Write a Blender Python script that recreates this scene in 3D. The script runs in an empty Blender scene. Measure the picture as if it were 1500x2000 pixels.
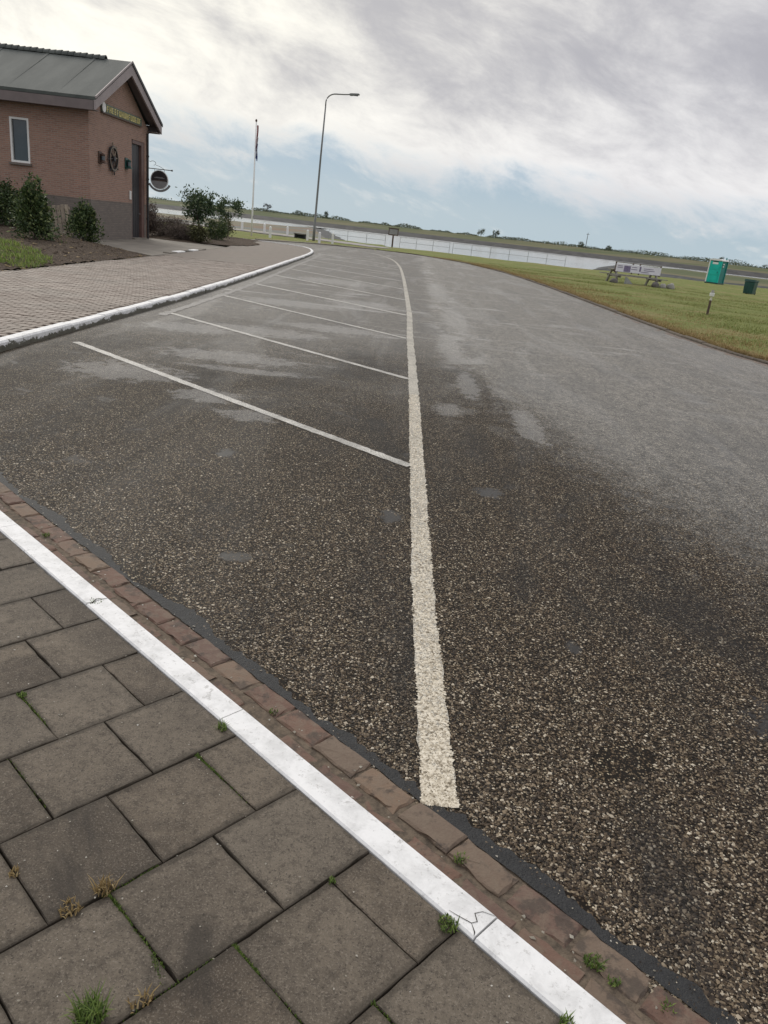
import bpy, math, random
import numpy as np
from mathutils import Vector, Matrix, noise as mnoise
random.seed(7); RNG = np.random.default_rng(7)
S = bpy.context.scene
C = S.collection
R = math.radians

# ------------------------------------------------------------------ camera
CAM_H = 1.72; PITCH = math.atan(558 * math.cos(R(6.5)) / 1490.0); ROLL = R(6.5)
cam_d = bpy.data.cameras.new('camera'); cam = bpy.data.objects.new('camera', cam_d); C.objects.link(cam)
cam_d.sensor_fit = 'HORIZONTAL'; cam_d.sensor_width = 36.0; cam_d.lens = 36.0 * 1490 / 1500
cam_d.clip_start = 0.05; cam_d.clip_end = 9000
cam.location = (0, 0, CAM_H)
cam.rotation_euler = (Matrix.Rotation(math.pi / 2 - PITCH, 4, 'X') @ Matrix.Rotation(ROLL, 4, 'Z')).to_euler()
S.camera = cam

# ------------------------------------------------------------------ light
SUN_AZ, SUN_EL = R(-28), R(38)          # hidden behind the cloud deck, ahead to the left
sun_d = bpy.data.lights.new('sun', 'SUN'); sun_d.energy = 1.1; sun_d.angle = R(22); sun_d.color = (1.0, 0.95, 0.87)
sun = bpy.data.objects.new('sun', sun_d); C.objects.link(sun)
sdir = Vector((math.sin(SUN_AZ) * math.cos(SUN_EL), math.cos(SUN_AZ) * math.cos(SUN_EL), math.sin(SUN_EL)))
sun.rotation_euler = sdir.to_track_quat('Z', 'Y').to_euler(); sun.location = (0, 0, 30)

class NT:
    """small helper around a node tree"""
    def __init__(s, tree): s.t = tree; s.L = tree.links
    def n(s, typ, ins=None, **props):
        nd = s.t.nodes.new(typ)
        for k, v in props.items(): setattr(nd, k, v)
        for k, v in (ins or {}).items():
            sk = nd.inputs[k]
            if isinstance(v, bpy.types.NodeSocket): s.L.new(v, sk)
            else: sk.default_value = v
        return nd
    def math(s, op, a, b=0.0, c=None, clamp=False):
        d = {0: a, 1: b}
        if c is not None: d[2] = c
        return s.n('ShaderNodeMath', d, operation=op, use_clamp=clamp).outputs[0]
    def mix(s, f, a, b, mode='MIX'):
        nd = s.n('ShaderNodeMix', {0: f, 6: a, 7: b}, data_type='RGBA', blend_type=mode); return nd.outputs[2]
    def ramp(s, f, stops, interp='LINEAR'):
        nd = s.n('ShaderNodeValToRGB', {0: f}); cr = nd.color_ramp; cr.interpolation = interp
        while len(cr.elements) < len(stops): cr.elements.new(0.5)
        for e, (p, c) in zip(cr.elements, stops):
            e.position = p; e.color = (c, c, c, 1) if isinstance(c, (int, float)) else (*c, 1)
        return nd.outputs[0]
    def noise(s, vec, scale, detail=4, rough=0.55, dist=0.0):
        return s.n('ShaderNodeTexNoise', {'Vector': vec, 'Scale': scale, 'Detail': detail, 'Roughness': rough, 'Distortion': dist}).outputs[0]
    def voro(s, vec, scale, feature='F1', rnd=1.0):
        return s.n('ShaderNodeTexVoronoi', {'Vector': vec, 'Scale': scale, 'Randomness': rnd}, feature=feature)
    def mapping(s, vec, scale=(1, 1, 1), rot=(0, 0, 0), loc=(0, 0, 0)):
        return s.n('ShaderNodeMapping', {'Vector': vec, 'Scale': scale, 'Rotation': rot, 'Location': loc}).outputs[0]
    def smooth(s, f, a, b):
        return s.n('ShaderNodeMapRange', {0: f, 1: a, 2: b, 3: 0.0, 4: 1.0}, interpolation_type='SMOOTHSTEP').outputs[0]
    def sep(s, vec): return s.n('ShaderNodeSeparateXYZ', {0: vec}).outputs
def col(r, g, b): return (r, g, b, 1)

# world: Nishita sky seen through and below a broken stratus deck
W = bpy.data.worlds.new('World'); S.world = W; W.use_nodes = True
w = NT(W.node_tree); w.t.nodes.clear()
sky = w.n('ShaderNodeTexSky', sky_type='NISHITA'); sky.sun_disc = False
sky.sun_elevation = SUN_EL; sky.sun_rotation = SUN_AZ; sky.air_density = 1.0; sky.dust_density = 2.5; sky.ozone_density = 1.5
d = w.n('ShaderNodeTexCoord').outputs['Generated']
dx, dy, dz = w.sep(d)[:3]
vv = w.n('ShaderNodeCombineXYZ', {0: dx, 1: dy, 2: w.math('ADD', w.math('MULTIPLY', dz, 2.1), w.math('MULTIPLY', dx, 0.5))}).outputs[0]
big = w.noise(w.mapping(vv, loc=(5.61, 6.68, 7.16)), 2.3, 3, 0.5, 0.3)
mid = w.noise(w.mapping(vv, loc=(8.48, 6.66, 8.30)), 7.5, 10, 0.66, 0.30)
fine = w.noise(w.mapping(vv, (1, 1, 1.5), loc=(2.0, 9.0, 0)), 13.0, 6, 0.6, 0.4)
# the veiled sun brightens and warms its side of the sky
sd = w.n('ShaderNodeVectorMath', {0: d, 1: tuple(sdir)}, operation='DOT_PRODUCT').outputs['Value']
glow = w.smooth(sd, 0.62, 1.0)
edge = w.math('ADD', dz, w.math('MULTIPLY', w.math('SUBTRACT', mid, 0.5), 0.13))
edge = w.math('ADD', edge, w.math('MULTIPLY', w.math('SUBTRACT', big, 0.5), 0.16))
edge = w.math('ADD', edge, w.math('MULTIPLY', dx, 0.06))
deck = w.smooth(edge, 0.030, 0.085)
depth = w.smooth(edge, 0.06, 0.30)                                    # cloud thickens away from its ragged edge
thick = w.math('ADD', w.math('MULTIPLY', w.math('SUBTRACT', big, 0.5), 1.9), w.math('MULTIPLY', w.math('SUBTRACT', mid, 0.5), 2.0))
thick = w.math('ADD', thick, w.math('MULTIPLY', w.math('SUBTRACT', fine, 0.5), 0.6))
thick = w.math('ADD', thick, w.math('ADD', w.math('MULTIPLY', depth, 0.5), 0.24))
thin = w.math('SUBTRACT', 1.0, w.smooth(thick, -0.35, 1.25))
grey = w.mix(thin, col(4.35, 4.35, 4.75), col(8.6, 8.5, 8.5))
warm = w.mix(thin, col(5.3, 5.2, 5.25), col(11.2, 10.8, 9.4))
cloud = w.mix(glow, grey, warm)
lift = w.math('ADD', 1.0, w.math('MULTIPLY', w.smooth(dz, 0.2, 1.0), 0.7))   # overcast skies brighten to the zenith
cloud = w.n('ShaderNodeVectorMath', {0: cloud, 3: lift}, operation='SCALE').outputs[0]
# below the deck: clear gap above the horizon with thin wisps
gap = w.mix(w.smooth(dz, 0.0, 0.09), col(4.6, 5.7, 6.4), col(3.3, 4.55, 5.75))
clear = w.mix(0.10, gap, sky.outputs[0])
streak = w.smooth(w.math('ADD', w.math('MULTIPLY', mid, 0.55), w.math('MULTIPLY', fine, 0.5)), 0.54, 0.72)
clear = w.mix(w.math('MULTIPLY', streak, 0.7), clear, col(7.4, 7.5, 7.4))
skyc = w.mix(deck, clear, cloud)
skyc = w.mix(w.smooth(dz, -0.02, 0.0), col(1.2, 1.3, 1.3), skyc)
bg = w.n('ShaderNodeBackground', {'Color': skyc, 'Strength': 0.1})
w.L.new(bg.outputs[0], w.n('ShaderNodeOutputWorld').inputs[0])

vs = S.view_settings
vs.view_transform = 'Standard'; vs.look = 'None'; vs.gamma = 1.0; vs.exposure = 0.1; vs.use_curve_mapping = False
S.render.engine = 'CYCLES'

# ------------------------------------------------------------------ mesh helpers
def empty(name, loc=(0, 0, 0), rz=0.0):
    o = bpy.data.objects.new(name, None); o.location = loc; o.rotation_euler = (0, 0, rz); o.empty_display_size = 0.2
    C.objects.link(o); return o
def tag(o, label=None, cat=None, group=None, kind=None):
    if label: o['label'] = label
    if cat: o['category'] = cat
    if group: o['group'] = group
    if kind: o['kind'] = kind
    return o
def link_mesh(name, me, mat=None, parent=None, loc=(0, 0, 0), rot=(0, 0, 0)):
    o = bpy.data.objects.new(name, me); C.objects.link(o)
    if mat and not me.materials: me.materials.append(mat)
    o.parent = parent; o.location = loc; o.rotation_euler = rot
    return o
def fast_mesh(name, verts, faces):
    """numpy verts (n,3), faces (m,k) all of the same size"""
    me = bpy.data.meshes.new(name); n, (m, k) = len(verts), faces.shape
    me.vertices.add(n); me.vertices.foreach_set('co', np.asarray(verts, np.float32).ravel())
    me.loops.add(m * k); me.loops.foreach_set('vertex_index', faces.astype(np.int32).ravel())
    me.polygons.add(m); me.polygons.foreach_set('loop_start', np.arange(0, m * k, k, dtype=np.int32))
    me.update(calc_edges=True); me.validate(); return me
class MB:
    def __init__(s): s.v = []; s.f = []
    def add(s, vs, fs, M=None):
        b = len(s.v)
        s.v += [tuple(M @ Vector(p)) if M else tuple(p) for p in vs]
        s.f += [tuple(i + b for i in q) for q in fs]; return s
    def box(s, c, size, M=None, taper=1.0, bev=0.0):
        hx, hy, hz = size[0] / 2, size[1] / 2, size[2] / 2
        if bev:
            b = min(bev, hx * .9, hy * .9, hz * .9); pts = []
            for z, k in ((-hz, b), (-hz + b, 0), (hz - b, 0), (hz, b)):
                t = taper if z > 0 else 1.0
                ax, ay = (hx - k) * t, (hy - k) * t
                cx, cy = (hx - max(k, b)) * t, (hy - max(k, b)) * t
                pts += [(cx, -ay, z), (ax, -cy, z), (ax, cy, z), (cx, ay, z), (-cx, ay, z), (-ax, cy, z), (-ax, -cy, z), (-cx, -ay, z)]
            pts = [(p[0] + c[0], p[1] + c[1], p[2] + c[2]) for p in pts]
            fs = [tuple(range(7, -1, -1)), tuple(range(24, 32))]
            for r in range(3):
                for i in range(8):
                    j = (i + 1) % 8; fs.append((r * 8 + i, r * 8 + j, r * 8 + 8 + j, r * 8 + 8 + i))
            return s.add(pts, fs, M)
        t = taper
        vs = [(-hx, -hy, -hz), (hx, -hy, -hz), (hx, hy, -hz), (-hx, hy, -hz), (-hx * t, -hy * t, hz), (hx * t, -hy * t, hz), (hx * t, hy * t, hz), (-hx * t, hy * t, hz)]
        vs = [(a + c[0], b + c[1], e + c[2]) for a, b, e in vs]
        return s.add(vs, [(3, 2, 1, 0), (4, 5, 6, 7), (0, 1, 5, 4), (1, 2, 6, 5), (2, 3, 7, 6), (3, 0, 4, 7)], M)
    def tube(s, path, rad, n=8, M=None, caps=True):
        rings = []; P = [Vector(p) for p in path]
        rr = rad if isinstance(rad, (list, tuple)) else [rad] * len(P)
        for i, p in enumerate(P):
            t = (P[min(i + 1, len(P) - 1)] - P[max(i - 1, 0)]).normalized()
            a = Vector((0, 0, 1)) if abs(t.z) < .9 else Vector((1, 0, 0))
            u = t.cross(a).normalized(); v = t.cross(u)
            rings.append([tuple(p + (u * math.cos(2 * math.pi * k / n) + v * math.sin(2 * math.pi * k / n)) * rr[i]) for k in range(n)])
        vs = [q for r in rings for q in r]; fs = []
        for i in range(len(rings) - 1):
            for k in range(n):
                j = (k + 1) % n; fs.append((i * n + k, i * n + n + k, i * n + n + j, i * n + j))
        if caps: fs += [tuple(range(n)), tuple(range(len(vs) - 1, len(vs) - n - 1, -1))]
        return s.add(vs, fs, M)
    def prism(s, poly, a, b, axis='y', M=None):
        """closed polygon (2d) swept between a and b along an axis"""
        def P(p, t): return {'x': (t, p[0], p[1]), 'y': (p[0], t, p[1]), 'z': (p[0], p[1], t)}[axis]
        n = len(poly); vs = [P(p, a) for p in poly] + [P(p, b) for p in poly]
        fs = [tuple(range(n - 1, -1, -1)), tuple(range(n, 2 * n))]
        fs += [(i, (i + 1) % n, n + (i + 1) % n, n + i) for i in range(n)]
        return s.add(vs, fs, M)
    def ring(s, c, r0, r1, a, b, axis='y', n=24, M=None, start=0.0, end=2 * math.pi):
        """flat washer (or arc) between radii r0<r1, from a to b along the axis"""
        full = abs(end - start - 2 * math.pi) < 1e-4; k = n if full else n + 1
        def P(r, t, h):
            x, z = c[0] + r * math.cos(t), c[1] + r * math.sin(t)
            return {'y': (x, h, z), 'x': (h, x, z), 'z': (x, z, h)}[axis]
        vs = []
        for i in range(k):
            t = start + (end - start) * i / n
            vs += [P(r0, t, a), P(r1, t, a), P(r1, t, b), P(r0, t, b)]
        fs = []
        for i in range(n):
            p, q = i * 4, ((i + 1) % k) * 4
            for e in range(4): fs.append((p + e, q + e, q + (e + 1) % 4, p + (e + 1) % 4))
        if not full: fs += [(0, 1, 2, 3), (n * 4 + 3, n * 4 + 2, n * 4 + 1, n * 4)]
        return s.add(vs, fs, M)
    def mesh(s, name):
        import bmesh
        me = bpy.data.meshes.new(name); me.from_pydata(s.v, [], s.f); me.update()
        bm = bmesh.new(); bm.from_mesh(me); bmesh.ops.recalc_face_normals(bm, faces=bm.faces); bm.to_mesh(me); bm.free()
        return me
    def build(s, name, mat, parent=None, loc=(0, 0, 0), rot=(0, 0, 0), smooth=False):
        me = s.mesh(name)
        if smooth: me.polygons.foreach_set('use_smooth', [True] * len(me.polygons))
        return link_mesh(name, me, mat, parent, loc, rot)
def fbm(x, y, z=0.0, sc=1.0, oct=4):
    return mnoise.fractal(Vector((x * sc, y * sc, z)), 1.0, 2.0, oct)
def lerp_poly(pts, step):
    """resample a polyline at even spacing (Catmull-Rom)"""
    P = [Vector(p) for p in pts]; out = []
    for i in range(len(P) - 1):
        p0, p1, p2, p3 = P[max(i - 1, 0)], P[i], P[i + 1], P[min(i + 2, len(P) - 1)]
        n = max(2, int((p2 - p1).length / 0.05))
        for k in range(n):
            t = k / n
            out.append(0.5 * (2 * p1 + (p2 - p0) * t + (2 * p0 - 5 * p1 + 4 * p2 - p3) * t * t + (3 * p1 - p0 - 3 * p2 + p3) * t ** 3))
    out.append(P[-1]); res = [out[0]]; acc = 0.0
    for a, b in zip(out, out[1:]):
        acc += (b - a).length
        if acc >= step: res.append(b); acc = 0.0
    if (res[-1] - out[-1]).length > step * .4: res.append(out[-1])
    return res

# ------------------------------------------------------------------ materials
def material(name):
    m = bpy.data.materials.new(name); m.use_nodes = True; t = NT(m.node_tree)
    b = [n for n in t.t.nodes if n.type == 'BSDF_PRINCIPLED'][0]
    return m, t, b
def bump(t, b, h, strength=0.5, dist=0.01):
    t.L.new(t.n('ShaderNodeBump', {'Height': h, 'Strength': strength, 'Distance': dist}).outputs[0], b.inputs['Normal'])
def setc(t, b, v):
    if isinstance(v, bpy.types.NodeSocket): t.L.new(v, b.inputs['Base Color'])
    else: b.inputs['Base Color'].default_value = v
def setr(t, b, v, spec=None):
    if isinstance(v, bpy.types.NodeSocket): t.L.new(v, b.inputs['Roughness'])
    else: b.inputs['Roughness'].default_value = v
    if spec is not None: b.inputs['Specular IOR Level'].default_value = spec
def pos(t): return t.n('ShaderNodeNewGeometry').outputs['Position']
def objc(t): return t.n('ShaderNodeTexCoord').outputs['Object']
def orand(t): return t.n('ShaderNodeObjectInfo').outputs['Random']
def island(t): return t.n('ShaderNodeNewGeometry').outputs['Random Per Island']
def plain(name, c, rough=0.6, var=0.18, scale=6.0, metal=0.0, bmp=0.15, spec=None, rnd=0.0):
    m, t, b = material(name); o = objc(t)
    f = t.noise(o, scale, 5, 0.6)
    dk = tuple(max(0, x * (1 - var)) for x in c); lt = tuple(min(1, x * (1 + var)) for x in c)
    cc = t.mix(t.smooth(f, 0.3, 0.7), (*dk, 1), (*lt, 1))
    if rnd: cc = t.mix(t.math('MULTIPLY', orand(t), rnd), cc, (c[0] * .45, c[1] * .45, c[2] * .45, 1))
    setc(t, b, cc); setr(t, b, t.math('ADD', rough - .08, t.math('MULTIPLY', f, .16)), spec); b.inputs['Metallic'].default_value = metal
    if bmp: bump(t, b, t.noise(o, scale * 6, 4), bmp, 0.01)
    return m

SPOTS = [(.742, 5.27, .13, .11), (-.76, 3.70, .09, .07), (.04, 4.56, .09, .13), (-1.24, 5.5, .09, .11), (.94, 3.12, .04, .07), (1.75, 2.66, .22, .20)]
PALE_PATCHES = [(-1.85, 7.3, .36, .30), (-2.1, 9.5, .95, .42), (-1.75, 8.75, .75, .16), (-2.9, 8.0, .7, .5), (-1.3, 6.7, .3, .25), (-1.2, 13.2, .9, .5), (-2.2, 12.0, 1.1, .5), (-2.4, 16.5, 1.2, .7), (-1.0, 18.0, .9, .9), (-3.2, 11.5, .7, .5), (.85, 9.4, .14, .9), (.75, 12.5, .22, 1.6), (1.05, 17.0, .3, 2.4), (.55, 7.9, .16, .35), (1.35, 7.6, .16, .8), (.9, 25, .35, 4), (-2.2, 24, 1.4, 1.2)]
def spotmask(t, p, SPOTS=SPOTS):
    x, y, z = t.sep(p)[:3]; n = t.math('ADD', t.math('MULTIPLY', t.math('SUBTRACT', t.noise(p, 7, 5, .7, .6), .5), 4.2), t.math('MULTIPLY', t.math('SUBTRACT', t.noise(p, 70, 3, .7), .5), 2.2)); acc = None
    for (cx, cy, ra, rb) in SPOTS:
        e = t.math('ADD', t.math('POWER', t.math('ABSOLUTE', t.math('DIVIDE', t.math('SUBTRACT', x, cx), ra)), 2.0), t.math('POWER', t.math('ABSOLUTE', t.math('DIVIDE', t.math('SUBTRACT', y, cy), rb)), 2.0))
        acc = e if acc is None else t.math('MINIMUM', acc, e)
    return t.math('SUBTRACT', 1.0, t.smooth(t.math('ADD', acc, n), .5, 1.1))
def dryness(t, p):
    """the driven lane and the farther bays are dry and dusty grey, the near corner is damp and brown"""
    x, y, z = t.sep(p)[:3]
    n1 = t.noise(p, .55, 5, .6, .4); n2 = t.noise(t.mapping(p, (1.1, .16, 1)), 1.0, 5, .6, .5)
    br = t.math('ADD', t.math('MULTIPLY', t.math('SUBTRACT', t.noise(p, 30, 3, .7), .5), 2.4), t.math('MULTIPLY', t.math('SUBTRACT', t.noise(p, 5, 4, .7), .5), 1.6))
    lane = t.smooth(t.math('ADD', t.math('ADD', t.math('ADD', x, t.math('MULTIPLY', y, .25)), br), t.math('MULTIPLY', t.math('SUBTRACT', n2, .5), 2.6)), 2.6, 4.0)
    lane = t.math('MULTIPLY', lane, t.smooth(x, .2, .7))
    bays = t.smooth(t.math('ADD', y, t.math('ADD', t.math('MULTIPLY', br, 3.0), t.math('MULTIPLY', t.math('SUBTRACT', n1, .5), 8.0))), 6.5, 15.0)
    worn = t.smooth(t.noise(t.mapping(p, (1.5, .45, 1), loc=(4, 8, 0)), 1.0, 6, .68, .6), .46, .66)
    return lane, bays, n1, n2, worn
def mk_asphalt():
    m, t, b = material('asphalt'); p = pos(t); x, y, z = t.sep(p)[:3]
    vo = t.voro(p, 125.0)
    r = t.sep(vo.outputs['Color'])[0]; g = t.sep(vo.outputs['Color'])[1]
    chipc = t.ramp(g, [(0, (.040, .027, .016)), (.5, (.095, .068, .042)), (.8, (.23, .18, .115)), (1, (.50, .44, .32))])
    chip = t.math('MULTIPLY', t.smooth(r, .40, .50), t.math('SUBTRACT', 1.0, t.smooth(vo.outputs['Distance'], .45, .62)))
    lane, bays, n1, n2, worn = dryness(t, p); n3 = t.noise(p, 2.6, 4, .6, .3)
    dry = t.math('MAXIMUM', lane, t.math('MULTIPLY', bays, .72))
    bleed = t.math('MAXIMUM', t.math('MULTIPLY', t.math('MULTIPLY', t.smooth(n3, .60, .72), t.smooth(n1, .42, .56)), .6), t.math('MULTIPLY', spotmask(t, p), .9))
    binder = t.mix(n3, col(.006, .0045, .003), col(.015, .011, .0075))
    base = t.mix(t.math('MULTIPLY', chip, t.math('SUBTRACT', 1.0, t.math('MULTIPLY', bleed, .9))), binder, chipc)
    base = t.mix(t.math('MULTIPLY', worn, .6), base, col(.020, .019, .018))
    greyc = t.mix(chip, col(.060, .057, .050), t.mix(.5, chipc, col(.36, .345, .305)))
    lanec = t.mix(chip, col(.100, .095, .083), t.mix(.6, chipc, col(.42, .395, .345)))
    base = t.mix(t.math('MULTIPLY', dry, .85), base, t.mix(t.math('MULTIPLY', lane, t.smooth(y, 2.5, 12.0)), greyc, lanec))
    base = t.mix(t.math('MULTIPLY', bleed, .5), base, col(.024, .023, .022))
    # pale patches and streaks, dust along the wheel track
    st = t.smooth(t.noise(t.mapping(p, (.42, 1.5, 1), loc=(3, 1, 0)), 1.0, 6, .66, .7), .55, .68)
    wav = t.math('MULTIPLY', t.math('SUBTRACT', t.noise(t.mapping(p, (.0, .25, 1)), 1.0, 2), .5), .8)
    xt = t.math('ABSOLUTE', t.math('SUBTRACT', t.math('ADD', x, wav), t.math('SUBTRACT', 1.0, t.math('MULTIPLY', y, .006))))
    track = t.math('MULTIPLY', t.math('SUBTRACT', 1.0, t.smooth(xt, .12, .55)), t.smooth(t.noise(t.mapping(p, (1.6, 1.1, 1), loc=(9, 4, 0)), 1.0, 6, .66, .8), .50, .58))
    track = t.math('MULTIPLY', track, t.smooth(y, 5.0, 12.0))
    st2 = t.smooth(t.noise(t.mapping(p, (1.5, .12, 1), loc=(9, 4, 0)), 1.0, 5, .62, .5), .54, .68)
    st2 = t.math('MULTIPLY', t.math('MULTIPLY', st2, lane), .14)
    pale_mask = t.math('MAXIMUM', t.math('MAXIMUM', t.math('MULTIPLY', st, t.math('MULTIPLY', bays, .8)), st2), t.math('MULTIPLY', track, .62))
    pale_mask = t.math('MAXIMUM', pale_mask, t.math('MULTIPLY', spotmask(t, p, PALE_PATCHES), .50))
    pale_mask = t.math('MULTIPLY', pale_mask, t.math('ADD', .45, t.math('MULTIPLY', chip, .5)))
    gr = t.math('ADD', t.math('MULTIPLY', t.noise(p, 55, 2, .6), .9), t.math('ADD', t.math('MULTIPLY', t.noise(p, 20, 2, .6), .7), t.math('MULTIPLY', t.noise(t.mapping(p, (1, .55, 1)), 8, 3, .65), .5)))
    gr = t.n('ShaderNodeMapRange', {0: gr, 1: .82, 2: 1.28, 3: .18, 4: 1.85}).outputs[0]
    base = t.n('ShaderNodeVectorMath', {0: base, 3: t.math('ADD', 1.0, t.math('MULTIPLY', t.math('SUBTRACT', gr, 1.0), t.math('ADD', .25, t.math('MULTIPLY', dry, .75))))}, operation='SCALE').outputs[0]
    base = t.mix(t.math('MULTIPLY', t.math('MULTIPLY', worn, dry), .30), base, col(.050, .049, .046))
    base = t.mix(pale_mask, base, col(.42, .41, .385))
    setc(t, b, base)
    wet = t.math('MAXIMUM', bleed, t.math('MULTIPLY', t.smooth(n2, .5, .62), .5))
    setr(t, b, t.math('SUBTRACT', .62, t.math('MULTIPLY', wet, .26)))
    t.L.new(t.math('ADD', .10, t.math('MULTIPLY', t.math('MAXIMUM', t.math('MAXIMUM', lane, bays), t.math('MULTIPLY', bleed, .35)), .42)), b.inputs['Specular IOR Level'])
    h = t.math('ADD', t.math('MULTIPLY', chip, t.math('SUBTRACT', 1.0, bleed)), t.math('MULTIPLY', t.noise(p, 300, 2), .3))
    bump(t, b, h, .55, .004)
    return m
def mk_chips(name, painted=False):
    m, t, b = material(name); i = island(t)
    if painted: c = t.ramp(i, [(0, (.16, .13, .09)), (.18, (.36, .31, .23)), (.45, (.56, .50, .39)), (1, (.74, .68, .56))])
    else:
        c = t.ramp(i, [(0, (.012, .009, .006)), (.4, (.038, .026, .016)), (.68, (.105, .075, .046)), (.88, (.245, .19, .125)), (1, (.56, .50, .39))])
        lane, bays, n1, n2, worn = dryness(t, pos(t)); c = t.mix(t.math('MULTIPLY', worn, .62), c, col(.020, .018, .016)); c = t.mix(t.math('MULTIPLY', t.math('MAXIMUM', lane, t.math('MULTIPLY', bays, .6)), .5), c, col(.115, .105, .090))
    setc(t, b, c); setr(t, b, .45, .22); return m
def mk_paint(name, c, pit=.5, scale=125.0, dirt=.4):
    m, t, b = material(name); p = pos(t)
    vo = t.voro(p, scale); r = t.sep(vo.outputs['Color'])[0]
    n = t.noise(p, 3.0, 6, .65); nb = t.noise(p, .7, 3)
    worn = t.math('MULTIPLY', t.smooth(vo.outputs['Distance'], .30, .62), pit)
    worn = t.math('MAXIMUM', worn, t.math('MULTIPLY', t.math('LESS_THAN', r, .16), pit))
    cc = t.mix(t.smooth(n, .35, .75), (*c, 1), (*[x * (1 - dirt) for x in c], 1))
    cc = t.mix(worn, cc, col(.06, .05, .04)); cc = t.mix(t.math('MULTIPLY', t.smooth(nb, .55, .75), .35), cc, col(.16, .15, .13))
    setc(t, b, cc); setr(t, b, .55); bump(t, b, vo.outputs['Distance'], -.5, .004); return m
def mk_kerb(name, wear):
    m, t, b = material(name); p = pos(t); z = t.sep(p)[2]
    n = t.noise(p, 9.0, 7, .7, .3); nn = t.noise(t.mapping(p, (1, 1, 2.5)), 5.0, 6, .72); f = t.noise(p, 60, 4, .7)
    low = t.math('SUBTRACT', 1.0, t.smooth(z, .0, .10))
    nn = t.math('ADD', nn, t.math('MULTIPLY', t.math('SUBTRACT', t.noise(p, 26, 5, .75, .4), .5), .55 if wear > .2 else .1))
    thr = t.math('ADD', t.math('ADD', nn, t.math('MULTIPLY', low, wear)), t.math('MULTIPLY', t.math('SUBTRACT', t.noise(p, 1.7, 4, .7), .5), wear * 1.6))
    peel = t.smooth(t.math('ADD', thr, t.math('MULTIPLY', t.math('SUBTRACT', f, .5), .35)), .66, .72)
    sm = t.smooth(n, .40, .72)
    c = t.mix(sm, col(.78, .78, .77), col(.58, .58, .57))
    c = t.mix(t.math('MULTIPLY', t.smooth(f, .56, .70), .45), c, col(.33, .32, .30))
    sc = t.smooth(t.noise(t.mapping(p, (1, 1, 1), rot=(0, 0, R(42))), 17, 6, .75, .3), .60, .66)
    c = t.mix(t.math('MULTIPLY', sc, .5), c, col(.28, .27, .25))
    dark = t.mix(n, col(.035, .034, .025), col(.17, .16, .12))
    c = t.mix(peel, c, dark); setc(t, b, c); setr(t, b, .62); bump(t, b, t.math('ADD', n, t.math('MULTIPLY', f, .3)), .35, .008); return m
def mk_tile():
    m, t, b = material('concrete_tile'); p = pos(t); o = objc(t); rr = orand(t)
    n = t.noise(p, 3.4, 7, .68, .5); f = t.noise(p, 38, 6, .78); g = t.noise(p, 190, 4, .75)
    c = t.mix(t.smooth(n, .34, .68), col(.050, .037, .025), col(.152, .122, .088))
    c = t.mix(t.math('MULTIPLY', rr, .6), c, col(.165, .140, .108))
    c = t.mix(t.math('MULTIPLY', t.smooth(t.math('FRACT', t.math('MULTIPLY', rr, 7.3)), .55, 1.0), .5), c, col(.052, .040, .028))
    c = t.mix(t.math('MULTIPLY', t.smooth(f, .46, .66), .6), c, col(.040, .032, .024))
    c = t.mix(t.math('MULTIPLY', t.smooth(g, .52, .64), .55), c, col(.26, .225, .18))
    c = t.mix(t.math('MULTIPLY', t.smooth(t.noise(p, 150, 4, .7), .56, .64), .7), c, col(.016, .012, .009))
    st = t.smooth(t.noise(p, 2.3, 6, .7, .9), .56, .70)
    c = t.mix(t.math('MULTIPLY', st, .65), c, col(.026, .021, .016))
    # dirt creeping in from the joints
    ox, oy = t.math('ABSOLUTE', t.sep(o)[0]), t.math('ABSOLUTE', t.sep(o)[1])
    ed = t.smooth(t.math('ADD', t.math('MAXIMUM', ox, oy), t.math('MULTIPLY', t.math('SUBTRACT', f, .5), .035)), .132, .152)
    c = t.mix(t.math('MULTIPLY', ed, .6), c, col(.034, .027, .018))
    setc(t, b, c); setr(t, b, t.math('ADD', .58, t.math('MULTIPLY', f, .25)), .35)
    bump(t, b, t.math('ADD', t.math('MULTIPLY', f, .8), g), .7, .004); return m
def mk_brickpiece(name, stops, rough=.75, bm=.6):
    m, t, b = material(name); p = pos(t); rr = orand(t)
    c = t.ramp(rr, stops); n = t.noise(p, 22, 6, .7, .4); g = t.noise(p, 120, 3)
    c = t.mix(t.math('MULTIPLY', t.smooth(n, .42, .62), .6), c, col(.18, .135, .095))
    c = t.mix(t.math('MULTIPLY', t.smooth(t.noise(p, 9, 5, .7), .50, .62), .7), c, col(.035, .027, .020))
    c = t.mix(t.math('MULTIPLY', g, .3), c, col(.07, .05, .04))
    setc(t, b, c); setr(t, b, rough); bump(t, b, t.math('ADD', n, t.math('MULTIPLY', g, .5)), bm, .008); return m
def mk_paver(name='brown_paver', isl=False):
    m, t, b = material(name); p = pos(t); rr = island(t) if isl else orand(t)
    c = t.ramp(rr, [(0, (.165, .122, .092)), (.5, (.215, .168, .132)), (1, (.27, .222, .18))])
    n = t.noise(p, 1.1, 5, .6, .3); c = t.mix(t.math('MULTIPLY', t.smooth(n, .42, .68), .5), c, col(.17, .15, .12))
    g = t.noise(p, 60, 4, .7); c = t.mix(t.math('MULTIPLY', g, .35), c, col(.10, .08, .07))
    setc(t, b, c); setr(t, b, .62); bump(t, b, g, .4, .005); return m
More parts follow.
